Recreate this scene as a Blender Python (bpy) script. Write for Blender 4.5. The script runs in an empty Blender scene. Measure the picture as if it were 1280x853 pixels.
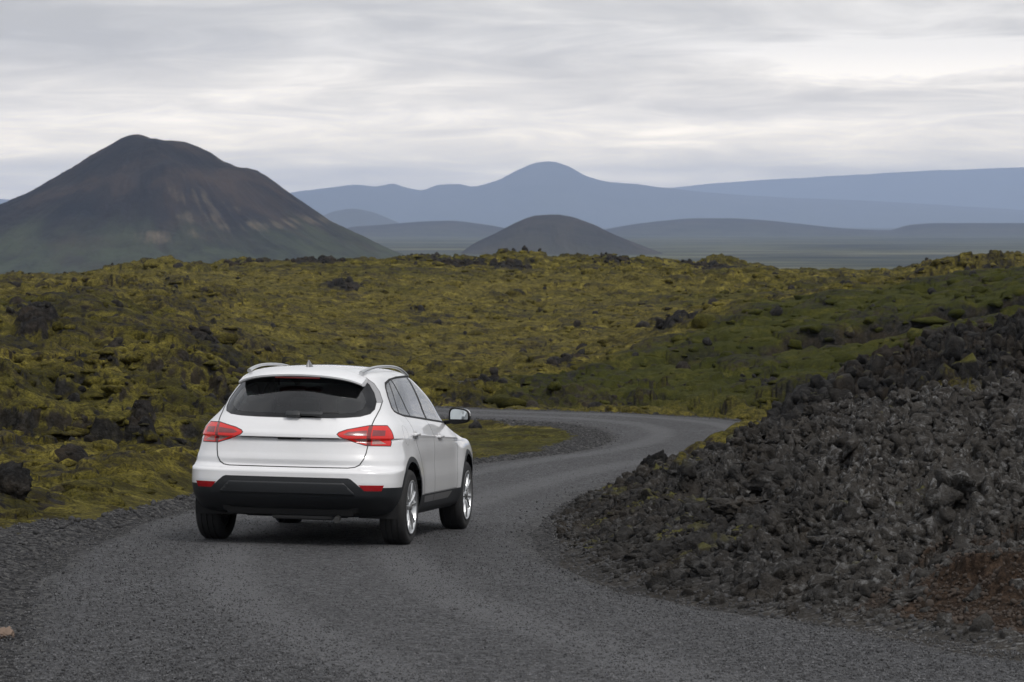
import bpy, bmesh, math, random
import numpy as np
from mathutils import Vector, Matrix, Euler

random.seed(7)
RNG = np.random.default_rng(11)
R = math.radians
scene = bpy.context.scene
COL = scene.collection
F = 3600.0            # focal length in photo pixels (photo 1280 x 853)
HOR = 277.0           # photo row of the horizon
F32 = np.float32

# ------------------------------------------------------------------ helpers
def sstep(a, b, x):
    t = np.clip((x - a) / (b - a), 0, 1)
    return t * t * (3 - 2 * t)

def tag(o, label=None, cat=None, group=None, kind=None):
    if label: o['label'] = label
    if cat: o['category'] = cat
    if group: o['group'] = group
    if kind: o['kind'] = kind
    return o

def link(o, parent=None):
    COL.objects.link(o)
    if parent is not None: o.parent = parent
    return o

def empty(name, mat=None):
    o = bpy.data.objects.new(name, None)
    o.empty_display_size = .2
    if mat is not None: o.matrix_world = mat
    return link(o)

def mesh_obj(name, verts, faces, mat, parent=None, smooth=True):
    me = bpy.data.meshes.new(name)
    me.from_pydata([tuple(v) for v in verts], [], faces)
    me.validate(); me.update()
    if mat: me.materials.append(mat)
    if smooth: me.polygons.foreach_set('use_smooth', [True] * len(me.polygons))
    return link(bpy.data.objects.new(name, me), parent)

def bm_obj(name, bm, mat, parent=None, smooth=True, sharp=None):
    me = bpy.data.meshes.new(name)
    bmesh.ops.recalc_face_normals(bm, faces=bm.faces)
    bm.to_mesh(me); bm.free()
    if mat: me.materials.append(mat)
    if smooth:
        me.polygons.foreach_set('use_smooth', [True] * len(me.polygons))
        me.set_sharp_from_angle(angle=R(sharp or 35))
    return link(bpy.data.objects.new(name, me), parent)

def np_mesh(name, V, Q, mat, attrs=None, parent=None, tri=False):
    """big mesh from numpy arrays (quads or triangles)"""
    n = 3 if tri else 4
    me = bpy.data.meshes.new(name)
    me.vertices.add(len(V)); me.vertices.foreach_set('co', np.ascontiguousarray(V, dtype=F32).ravel())
    me.loops.add(Q.size); me.loops.foreach_set('vertex_index', np.ascontiguousarray(Q, dtype=np.int32).ravel())
    me.polygons.add(len(Q))
    me.polygons.foreach_set('loop_start', np.arange(0, Q.size, n, dtype=np.int32))
    me.polygons.foreach_set('use_smooth', np.ones(len(Q), dtype=bool))
    me.update(calc_edges=True)
    for k, a in (attrs or {}).items():
        at = me.attributes.new(k, 'FLOAT', 'POINT')
        at.data.foreach_set('value', np.ascontiguousarray(a, dtype=F32).ravel())
    me.materials.append(mat)
    return link(bpy.data.objects.new(name, me), parent)

def grid_quads(nr, nc, wrap=False):
    r = np.arange(nr - 1)[:, None]; c = np.arange(nc if wrap else nc - 1)[None, :]
    c2 = (c + 1) % nc
    a = r * nc + c; b = r * nc + c2; d = (r + 1) * nc + c; e = (r + 1) * nc + c2
    return np.stack([a, b, e, d], -1).reshape(-1, 4)

# ------------------------------------------------------------------ noise
_perm = np.random.default_rng(3).permutation(256).astype(np.int32)
_perm = np.concatenate([_perm, _perm])
_ang = np.random.default_rng(5).random(256) * 2 * np.pi
_gx, _gy = np.cos(_ang).astype(F32), np.sin(_ang).astype(F32)

def perlin(x, y, seed=0):
    x = np.asarray(x, dtype=np.float64) + seed * 17.31; y = np.asarray(y, dtype=np.float64) + seed * 9.77
    xi = np.floor(x).astype(np.int64); yi = np.floor(y).astype(np.int64)
    xf = (x - xi).astype(F32); yf = (y - yi).astype(F32)
    xi = (xi & 255).astype(np.int32); yi = (yi & 255).astype(np.int32)
    u = xf * xf * xf * (xf * (xf * 6 - 15) + 10); v = yf * yf * yf * (yf * (yf * 6 - 15) + 10)
    def g(i, j, fx, fy):
        h = _perm[_perm[(xi + i) & 255] + ((yi + j) & 255)]
        return _gx[h] * fx + _gy[h] * fy
    a = g(0, 0, xf, yf); b = g(1, 0, xf - 1, yf); c = g(0, 1, xf, yf - 1); d = g(1, 1, xf - 1, yf - 1)
    return (a + u * (b - a) + v * ((c + u * (d - c)) - (a + u * (b - a)))) * 1.5

def fbm(x, y, octv=4, seed=0, gain=.5, ridged=False):
    s = 0; a = 1; t = 0
    for i in range(octv):
        n = perlin(x * 2 ** i, y * 2 ** i, seed + i * 3)
        if ridged: n = 1 - 2 * np.abs(n)
        s = s + a * n; t += a; a *= gain
    return s / t

def worley(x, y, seed=0):
    """distance to the nearest and second nearest random cell point, plus a per-cell random value"""
    xi = np.floor(x).astype(np.int32); yi = np.floor(y).astype(np.int32)
    f1 = np.full(x.shape, 9, F32); f2 = np.full(x.shape, 9, F32); cid = np.zeros(x.shape, F32)
    for i in (-1, 0, 1):
        for j in (-1, 0, 1):
            cx = xi + i; cy = yi + j
            h = _perm[_perm[(cx + seed * 31) & 255] + ((cy + seed * 57) & 255)]
            h2 = _perm[h + 37]; h3 = _perm[h + 101]
            d = np.hypot(cx + h / 255.0 - x, cy + h2 / 255.0 - y).astype(F32)
            near = d < f1
            f2 = np.where(near, f1, np.minimum(f2, d))
            cid = np.where(near, h3 / 255.0, cid)
            f1 = np.where(near, d, f1)
    return f1, f2, cid

def catmull(P, n):
    P = np.asarray(P, float); P = np.vstack([2 * P[0] - P[1], P, 2 * P[-1] - P[-2]])
    out = []
    for i in range(1, len(P) - 2):
        for t in np.linspace(0, 1, n, endpoint=False):
            a, b, c, d = P[i - 1:i + 3]
            out.append(.5 * ((2 * b) + (c - a) * t + (2 * a - 5 * b + 4 * c - d) * t * t + (3 * b - a - 3 * c + d) * t ** 3))
    out.append(P[-2])
    return np.array(out)

def pchip(xk, yk):
    """monotone cubic interpolation"""
    xk = np.asarray(xk, float); yk = np.asarray(yk, float)
    h = np.diff(xk); dl = np.diff(yk) / h; m = np.zeros_like(yk)
    for i in range(1, len(xk) - 1):
        if dl[i - 1] * dl[i] > 0:
            w1 = 2 * h[i] + h[i - 1]; w2 = h[i] + 2 * h[i - 1]
            m[i] = (w1 + w2) / (w1 / dl[i - 1] + w2 / dl[i])
    m[0] = dl[0]; m[-1] = dl[-1]
    def f(x):
        x = np.clip(np.asarray(x, float), xk[0], xk[-1])
        i = np.clip(np.searchsorted(xk, x) - 1, 0, len(h) - 1); t = (x - xk[i]) / h[i]
        return ((2 * t ** 3 - 3 * t ** 2 + 1) * yk[i] + (t ** 3 - 2 * t ** 2 + t) * h[i] * m[i]
                + (-2 * t ** 3 + 3 * t ** 2) * yk[i + 1] + (t ** 3 - t ** 2) * h[i] * m[i + 1])
    return f

# ------------------------------------------------------------------ materials
class NT:
    def __init__(self, name):
        self.m = bpy.data.materials.new(name); self.m.use_nodes = True
        self.t = self.m.node_tree; self.t.nodes.clear()
        self.out = self.t.nodes.new('ShaderNodeOutputMaterial')
    def n(self, kind, **kw):
        nd = self.t.nodes.new('ShaderNode' + kind)
        for k, v in kw.items():
            if k in nd.inputs: nd.inputs[k].default_value = v
            else: setattr(nd, k, v)
        return nd
    def l(self, a, b): self.t.links.new(a, b)
    def coord(self, which='Object', scale=(1, 1, 1)):
        c = self.n('TexCoord'); mp = self.n('Mapping'); mp.inputs['Scale'].default_value = scale
        self.l(c.outputs[which], mp.inputs['Vector']); return mp.outputs['Vector']
    def noise(self, vec, scale, detail=4, rough=.55, dist=0, out='Fac'):
        n = self.n('TexNoise', Scale=scale, Detail=detail, Roughness=rough, Distortion=dist)
        self.l(vec, n.inputs['Vector']); return n.outputs[out]
    def voro(self, vec, scale, feature='F1', out='Distance'):
        n = self.n('TexVoronoi', Scale=scale); n.feature = feature
        self.l(vec, n.inputs['Vector']); return n.outputs[out]
    def ramp(self, fac, stops, interp='LINEAR'):
        r = self.n('ValToRGB'); e = r.color_ramp.elements; r.color_ramp.interpolation = interp
        while len(e) < len(stops): e.new(.5)
        for el, (p, c) in zip(e, stops):
            el.position = p; el.color = (c, c, c, 1) if not isinstance(c, (tuple, list)) else (*c, 1)
        self.l(fac, r.inputs['Fac']); return r.outputs['Color']
    def mix(self, fac, a, b, mode='MIX'):
        m = self.n('Mix'); m.data_type = 'RGBA'; m.blend_type = mode
        for s, v in ((m.inputs[0], fac), (m.inputs[6], a), (m.inputs[7], b)):
            if hasattr(v, 'is_output'): self.l(v, s)
            elif isinstance(v, (tuple, list)): s.default_value = (*v, 1)
            else: s.default_value = v
        return m.outputs[2]
    def math(self, op, a, b=0.0, clamp=False):
        m = self.n('Math'); m.operation = op; m.use_clamp = clamp
        for s, v in ((m.inputs[0], a), (m.inputs[1], b)):
            if hasattr(v, 'is_output'): self.l(v, s)
            else: s.default_value = v
        return m.outputs[0]
    def attr(self, name):
        a = self.n('Attribute'); a.attribute_name = name; return a.outputs['Fac']
    def bump(self, h, strength, dist, prev=None):
        b = self.n('Bump', Strength=strength, Distance=dist); self.l(h, b.inputs['Height'])
        if prev is not None: self.l(prev, b.inputs['Normal'])
        return b.outputs['Normal']
    def bsdf(self, color, rough=.6, normal=None, **kw):
        p = self.n('BsdfPrincipled')
        for s, v in (('Base Color', color), ('Roughness', rough)):
            if hasattr(v, 'is_output'): self.l(v, p.inputs[s])
            elif isinstance(v, (tuple, list)): p.inputs[s].default_value = (*v, 1)
            else: p.inputs[s].default_value = v
        for k, v in kw.items(): p.inputs[k.replace('_', ' ')].default_value = v
        if normal is not None: self.l(normal, p.inputs['Normal'])
        self.l(p.outputs[0], self.out.inputs['Surface']); return p

def simple(name, col, rough=.5, var=.08, vscale=6, bump=0, bscale=200, **kw):
    m = NT(name); v = m.coord()
    f = m.noise(v, vscale, 3)
    c = m.mix(f, tuple(x * (1 - var) for x in col), tuple(min(1, x * (1 + var)) for x in col))
    nrm = m.bump(m.noise(v, bscale, 2), bump, .003) if bump else None
    m.bsdf(c, rough, nrm, **kw); return m.m

def lava_nodes(m, v):
    """clinker lava colour: near black with grey and brownish patches and pale lichen flecks"""
    big = m.noise(v, .9, 4, .6); mid = m.noise(v, 7, 5, .65); fine = m.noise(v, 38, 4, .7)
    c = m.ramp(mid, [(.25, (.006, .006, .007)), (.5, (.017, .0165, .0165)), (.72, (.046, .044, .042))])
    c = m.mix(m.ramp(big, [(.46, 0.0), (.64, .6)]), c, m.mix(mid, (.012, .009, .006), (.075, .056, .036)))
    fl = m.math('MULTIPLY', m.ramp(m.noise(v, 20, 4, .65), [(.50, 0.0), (.66, 1.0)]), m.ramp(m.noise(v, 2.2, 4, .6), [(.40, 0.0), (.58, 1.0)]))
    fl = m.math('MULTIPLY', fl, m.math('ADD', m.attr('lichen'), .12), True)
    c = m.mix(m.math('MULTIPLY', m.attr('lichen'), .75), c, m.mix(mid, (.017, .016, .015), (.115, .107, .098)))
    return m.mix(fl, c, (.20, .20, .20)), mid, fine

# ground -------------------------------------------------------------
def mat_terrain(name='moss_lava_ground', rocky=True):
    m = NT(name); v = m.coord()
    lava, mid, fine = lava_nodes(m, v)
    n1 = m.noise(v, .11, 4, .55); n2 = m.noise(v, .9, 5, .6); n3 = m.noise(v, 5.5, 4, .65); n4 = m.noise(v, 30, 3, .6)
    moss = m.ramp(n2, [(.30, (.040, .036, .008)), (.44, (.098, .084, .017)), (.55, (.178, .150, .030)), (.68, (.32, .268, .060))])
    moss = m.mix(m.ramp(n1, [(.36, .6), (.55, 0.0)]), moss, (.062, .066, .016))
    moss = m.mix(m.math('MULTIPLY', m.attr('pale'), .45), moss, (.22, .18, .055))
    moss = m.mix(m.ramp(n3, [(.35, .7), (.55, 0.0)]), moss, (.033, .03, .012))
    moss = m.mix(m.ramp(n3, [(.6, 0.0), (.78, .55)]), moss, (.24, .2, .055))
    moss = m.mix(m.ramp(n4, [(.36, .75), (.56, 0.0)]), moss, (.022, .020, .009))
    moss = m.mix(m.ramp(m.noise(v, 2.3, 5, .7), [(.36, .85), (.5, 0.0)]), moss, (.026, .022, .011))
    moss = m.mix(m.attr('tint'), moss, m.mix(.75, moss, (.030, .037, .008)))  # ridge flank: greener moss, also darkened to paint in the slope's shade
    # bare rock shows where the ground is steep
    g = m.n('NewGeometry'); sx = m.n('SeparateXYZ'); m.l(g.outputs['Normal'], sx.inputs[0])
    steep = m.math('ADD', sx.outputs['Z'], m.math('MULTIPLY', m.math('SUBTRACT', n3, .5), .5))
    bare = m.ramp(steep, [(.55, .95), (.80, 0.0)])
    lv = m.math('ADD', m.attr('lava'), m.math('MULTIPLY', m.math('SUBTRACT', n3, .5), .9))
    lv = m.ramp(lv, [(.42, 0.0), (.58, 1.0)])
    fac = m.math('MAXIMUM', lv, bare)
    c = m.mix(fac, moss, lava) if rocky else m.mix(m.ramp(m.noise(v, 1.1, 3), [(.58, 0.0), (.66, .9)]), moss, lava)
    # rusty cinder
    ru = m.math('ADD', m.attr('rust'), m.math('MULTIPLY', m.math('SUBTRACT', n3, .5), .6))
    rc = m.ramp(m.noise(v, 16, 5, .65), [(.3, (.012, .009, .007)), (.5, (.038, .026, .019)), (.7, (.090, .062, .045))])
    c = m.mix(m.ramp(ru, [(.4, 0.0), (.65, 1.0)]), c, rc)
    # gravel verge
    gv = m.voro(v, 26, out='Color'); gb = m.n('RGBToBW'); m.l(gv, gb.inputs[0])
    gc = m.ramp(gb.outputs[0], [(.15, (.022, .022, .024)), (.5, (.05, .05, .053)), (.85, (.12, .118, .115))])
    gm = m.math('ADD', m.attr('gravel'), m.math('MULTIPLY', m.math('SUBTRACT', n3, .5), .7))
    c = m.mix(m.ramp(gm, [(.42, 0.0), (.58, 1.0)]), c, gc)
    # far plain: broad patches of heath, sand and old lava
    vs = m.coord(scale=(.0011, .0034, .001)); p1 = m.noise(vs, 1, 6, .62); vs2 = m.coord(scale=(.004, .012, .004)); p2 = m.noise(vs2, 1, 4, .6)
    pc = m.ramp(p1, [(.33, (.03, .032, .03)), (.46, (.06, .066, .042)), (.55, (.1, .104, .06)), (.68, (.165, .155, .11))])
    pc = m.mix(m.ramp(p2, [(.44, .85), (.54, 0.0)]), pc, (.014, .018, .018))
    c = m.mix(m.attr('plain'), c, pc)
    h = m.math('ADD', m.math('MULTIPLY', n3, .6), m.math('MULTIPLY', fine, .5))
    nb = m.bump(h, .9, .09); nb = m.bump(m.voro(v, 24), .5, .02, nb)
    m.bsdf(c, .95, nb, Specular_IOR_Level=.08)
    return m.m

def mat_rock(name='lava_rock', brown=0.0):
    m = NT(name); v = m.coord(); c, mid, fine = lava_nodes(m, v)
    if brown: c = m.mix(brown, c, (.13, .09, .06))
    # a little moss on tops
    g = m.n('NewGeometry'); sx = m.n('SeparateXYZ'); m.l(g.outputs['Normal'], sx.inputs[0])
    mo = m.math('MULTIPLY', m.ramp(sx.outputs['Z'], [(.5, 0.0), (.8, 1.0)]), m.ramp(m.noise(v, .55, 4, .6), [(.6, 0.0), (.66, .9)]))
    c = m.mix(mo, c, (.11, .105, .02))
    nb = m.bump(m.math('ADD', mid, m.math('MULTIPLY', fine, .8)), 1.0, .06)
    nb = m.bump(m.noise(v, 120, 3, .7), .6, .012, nb)
    m.bsdf(c, .85, nb, Specular_IOR_Level=.2); return m.m

def mat_asphalt():
    m = NT('asphalt'); v = m.coord()
    vc = m.voro(v, 44, out='Color'); bw = m.n('RGBToBW'); m.l(vc, bw.inputs[0])
    vc2 = m.voro(v, 17, out='Color'); bw2 = m.n('RGBToBW'); m.l(vc2, bw2.inputs[0])
    c = m.ramp(bw.outputs[0], [(.12, (.013, .013, .0155)), (.5, (.053, .0535, .058)), (.9, (.18, .181, .191))])
    c = m.mix(.42, c, m.ramp(bw2.outputs[0], [(.2, (.024, .024, .026)), (.8, (.104, .105, .112))]))
    big = m.noise(v, .5, 5, .6)
    c = m.mix(m.ramp(big, [(.35, .55), (.65, 0.0)]), c, m.mix(.5, c, (.03, .03, .032)))
    # worn wheel tracks run along the road (attribute 'track', 0..1)
    tr = m.math('ADD', m.attr('track'), m.math('MULTIPLY', m.math('SUBTRACT', m.noise(v, 1.4, 4), .5), .5))
    c = m.mix(m.ramp(tr, [(.3, 0.0), (.8, .55)]), c, (.125, .126, .133))
    ed = m.math('ADD', m.attr('edge'), m.math('MULTIPLY', m.math('SUBTRACT', m.noise(v, 3.2, 5), .5), .9))
    gc = m.ramp(bw2.outputs[0], [(.15, (.018, .018, .02)), (.5, (.04, .04, .043)), (.85, (.1, .098, .096))])
    c = m.mix(m.ramp(ed, [(.4, 0.0), (.7, .85)]), c, gc)
    h = m.math('ADD', m.voro(v, 44), m.math('MULTIPLY', m.voro(v, 17), .9))
    nb = m.bump(h, 1.0, .035)
    m.bsdf(c, .8, nb, Specular_IOR_Level=.4); return m.m

def mat_mountain(name, stops, scale, streak=None, tan=None):
    m = NT(name); v = m.coord(scale=scale)
    n = m.noise(v, 1, 6, .6, .6)
    c = m.ramp(n, stops)
    if streak:
        a = m.attr('green'); c = m.mix(m.math('MULTIPLY', a, m.ramp(m.noise(v, 2.2, 5, .6), [(.35, .3), (.6, 1.0)])), c, streak)
    if tan:
        a = m.math('ADD', m.attr('tan'), m.math('MULTIPLY', m.math('SUBTRACT', m.noise(v, 2.6, 6, .65), .5), 1.3))
        c = m.mix(m.ramp(a, [(.4, 0.0), (.9, .8)]), c, tan)
    nb = m.bump(n, .4, 20)
    m.bsdf(c, .95, nb, Specular_IOR_Level=.1); return m.m

M_TERRAIN = mat_terrain(); M_MOSS = mat_terrain('moss_cushion', False); M_ROCK = mat_rock(); M_ASPHALT = mat_asphalt()

# ------------------------------------------------------------------ road and height field
_dk = np.arange(0, 400, .25)
_sl = np.interp(_dk, [0, 35, 50, 62, 72, 400], [.0503, .0503, .018, .018, .026, .026])
_hk = 1.54 + np.concatenate([[0], np.cumsum((_sl[1:] + _sl[:-1]) / 2 * .25)])

def road_z(X, Y):
    win = sstep(16, 21, Y) * (1 - sstep(32, 42, Y))
    return -np.interp(Y, _dk, _hk) - .021 * (X + 1.3) * win

LEFT = [(14, 5), (6, 5.6), (1, 7.5), (-1.3, 10.5), (-2.39, 14), (-2.75, 16.5), (-3.2, 19.7), (-3.5, 23.9), (-3.4, 30), (-2.3, 37),
        (-.6, 43.4), (.8, 46.6), (1.65, 49.4), (1.88, 52.3), (1.6, 55), (.75, 56.9), (-1.1, 58.6), (-4, 61), (-6.5, 64.3), (-8, 69.5),
        (-7, 75.5), (-4, 79), (-1, 80.7), (4, 82), (14, 84)]
RIGHT = [(14, 12.5), (7.5, 13.2), (4.2, 14.2), (2.68, 15.2), (1.85, 17.6), (1.13, 19.3), (.5, 21.7), (.12, 26), (.3, 30.5), (.85, 36),
         (2.0, 41.8), (3.4, 46.3), (4.5, 49.8), (5.05, 53.5), (4.5, 57.2), (2.5, 60.2), (-.5, 62.2), (-3, 64.2), (-4.3, 66.5), (-5, 69.5),
         (-4.6, 72.8), (-3, 75.3), (-.5, 77.0), (4, 78.5), (14, 80.2)]
_L = catmull(LEFT, 24); _Rr = catmull(RIGHT, 24)
_C = (_L + _Rr) / 2; _W = np.hypot(*(_Rr - _L).T) / 2
_N = (_Rr - _L) / (2 * _W[:, None])

def road_dist(X, Y):
    """metres outside the road edge (negative on it) and the side (+1 right)"""
    X = np.asarray(X, F32); Y = np.asarray(Y, F32)
    d = np.full(X.shape, 50, F32); side = np.zeros(X.shape, F32)
    idx = np.where((Y < 92) & (np.abs(X) < 22) & (Y > 1))[0]
    C = _C.astype(F32); N = _N.astype(F32); W = _W.astype(F32)
    for k in range(0, len(idx), 40000):
        i = idx[k:k + 40000]
        dx = X[i][:, None] - C[None, :, 0]; dy = Y[i][:, None] - C[None, :, 1]
        q = np.hypot(dx, dy) - W[None, :]
        j = q.argmin(1); ar = np.arange(len(i))
        s = dx[ar, j] * N[j, 0] + dy[ar, j] * N[j, 1]
        d[i] = q[ar, j]; side[i] = np.sign(s)
    return d, side

def road_surface(X, Y):
    """height of the crowned road sheet"""
    X = np.asarray(X, F32); Y = np.asarray(Y, F32); e = np.zeros(X.shape, F32)
    for k in range(0, len(X), 20000):
        dx = X[k:k + 20000, None] - _C[None, :, 0].astype(F32); dy = Y[k:k + 20000, None] - _C[None, :, 1].astype(F32)
        j = (np.hypot(dx, dy) - _W[None]).argmin(1); ar = np.arange(len(j))
        e[k:k + 20000] = (dx[ar, j] * _N[j, 0] + dy[ar, j] * _N[j, 1]) / _W[j]
    return road_z(X, Y) - .03 * np.minimum(e * e, 1) + .012 * fbm(X * .7, Y * .7, 2, 3)

# control points of the ground: photo column, distance, photo row of that ground point
CP = [
 # lava bank right of the road, near
 (1280,15.5,812),(1280,18,715),(1280,22,600),(1280,26,535),(1280,29,505),(1280,33,515),(1430,15.5,790),(1430,22,560),(1430,29,468),(1430,36,490),
 (1130,16.5,795),(1130,20,690),(1130,25,590),(1130,30,522),(1130,35,535),
 (1000,18,768),(1000,22,675),(1000,27,596),(1000,32,556),(1000,38,566),
 (880,20,735),(880,25,650),(880,30,603),(880,34,588),(880,40,590),
 (800,24,680),(800,30,630),(800,35,612),(800,40,602),(700,26,672),(700,30,643),(640,16,805),(640,20,735),(640,26,671),(640,32,632),(300,16,805),(300,20,735),(300,26,671),
 # second black bank
 (960,45,562),(985,47,515),(1050,47,487),(1150,46,460),(1280,45,424),(1430,45,392),(1030,42,536),(1100,40,530),(1280,39,492),(1430,39,460),
 (1050,55,490),(1150,55,465),(1280,55,440),(985,53,530),
 # right ridge
 (560,74,490),(610,76,476),(650,80,464),(760,88,431),(850,94,403),(1000,102,367),(1130,108,355),(1200,110,342),(1280,112,336),(1430,114,330),
 (700,66,508),(800,65,512),(920,63,520),(1100,63,492),(1280,63,455),(700,74,480),(800,78,462),(1000,80,428),(1130,80,408),(1280,80,380),(1430,80,360),
 (760,106,440),(1000,126,385),(1280,140,345),
 # left slope and field
 (-150,23,690),(-150,40,500),(-150,58,385),(-150,220,352),
 (0,25,668),(0,32,590),(0,40,505),(0,50,432),(0,58,392),(0,70,392),(0,100,378),(0,150,362),(0,220,351),(0,300,353),
 (120,25,668),(120,32,597),(120,40,522),(120,50,450),(120,58,404),(120,75,402),(120,110,378),(120,240,351),
 (240,27.6,640),(240,35,572),(240,45,492),(240,57,416),(240,70,425),(240,95,400),(240,150,362),(240,215,340),
 (340,30,632),(340,40,558),(340,50,502),(340,58,468),(340,75,455),(340,100,420),(340,150,365),(340,200,327),(340,260,335),
 (450,45,567),(450,60,512),(450,80,475),(450,110,430),(450,150,375),(450,205,331),(450,260,340),
 (510,200,324),(560,81,479),(560,110,440),(560,150,385),(560,210,334),
 (650,45,569),(650,52,540),(650,100,455),(650,130,415),(650,160,372),(650,205,331),(740,48,556),(740,53,540),
 (765,200,324),(765,130,405),(765,260,335),(850,210,336),(850,140,395),(950,220,337),(1050,230,342),(1280,250,346),(1430,250,346)]
CP = np.array(CP, float)
def _ab(px, D): return (px - 640) / 320.0, np.log(D) * 3.0
_ca, _cb = _ab(CP[:, 0], CP[:, 1])
_K = lambda r2: .5 * r2 * np.log(r2 + 1e-9)
_A = _K((_ca[:, None] - _ca) ** 2 + (_cb[:, None] - _cb) ** 2) + np.eye(len(CP)) * .02
_P = np.stack([np.ones(len(CP)), _ca, _cb], 1)
_S = np.linalg.solve(np.block([[_A, _P], [_P.T, np.zeros((3, 3))]]), np.concatenate([(CP[:, 2] - HOR) / 100.0, np.zeros(3)]))

def base_z(X, Y):
    """smooth ground before any rock or hummock: thin plate through the control points, the plain beyond"""
    D = np.clip(Y, 14.5, 300); px = np.clip(640 + F * X / np.maximum(Y, 3.0), -150, 1430)
    a, b = _ab(px, D); a = a.astype(F32); b = b.astype(F32); out = np.zeros(len(a), F32)
    ca = _ca.astype(F32); cb = _cb.astype(F32); w = _S.astype(F32); n = len(CP)
    for k in range(0, len(a), 50000):
        aa = a[k:k + 50000]; bb = b[k:k + 50000]
        r2 = (aa[:, None] - ca) ** 2 + (bb[:, None] - cb) ** 2
        out[k:k + 50000] = (.5 * r2 * np.log(r2 + F32(1e-9))) @ w[:n] + w[n] + w[n + 1] * aa + w[n + 2] * bb
    z = -out * 100.0 / F * D
    z = np.where(Y < 14.5, np.minimum(-np.interp(Y, _dk, _hk), z + 0), z)
    return z

PLAIN = -45.0
OUTCROPS = [(40, 57, 45, 5), (250, 56, 60, 5), (-10, 27.5, 55, 4.5), (175, 41, 30, 2.2), (90, 34, 30, 1.5), (510, 200, 38, 14), (765, 200, 42, 14), (600, 76, 50, 5),
            (700, 83, 40, 3), (1080, 106, 60, 4), (960, 100, 40, 4), (840, 92, 40, 3), (300, 195, 60, 10), (640, 190, 40, 12), (120, 90, 30, 4), (430, 160, 30, 6),
            (1200, 108, 40, 4), (330, 47, 22, 2), (140, 52, 30, 2), (560, 200, 60, 10), (880, 205, 80, 10), (400, 190, 50, 9)]

CRACK = [(1300, 655), (1225, 660), (1180, 668), (1150, 695), (1100, 735), (1050, 770)]

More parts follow.
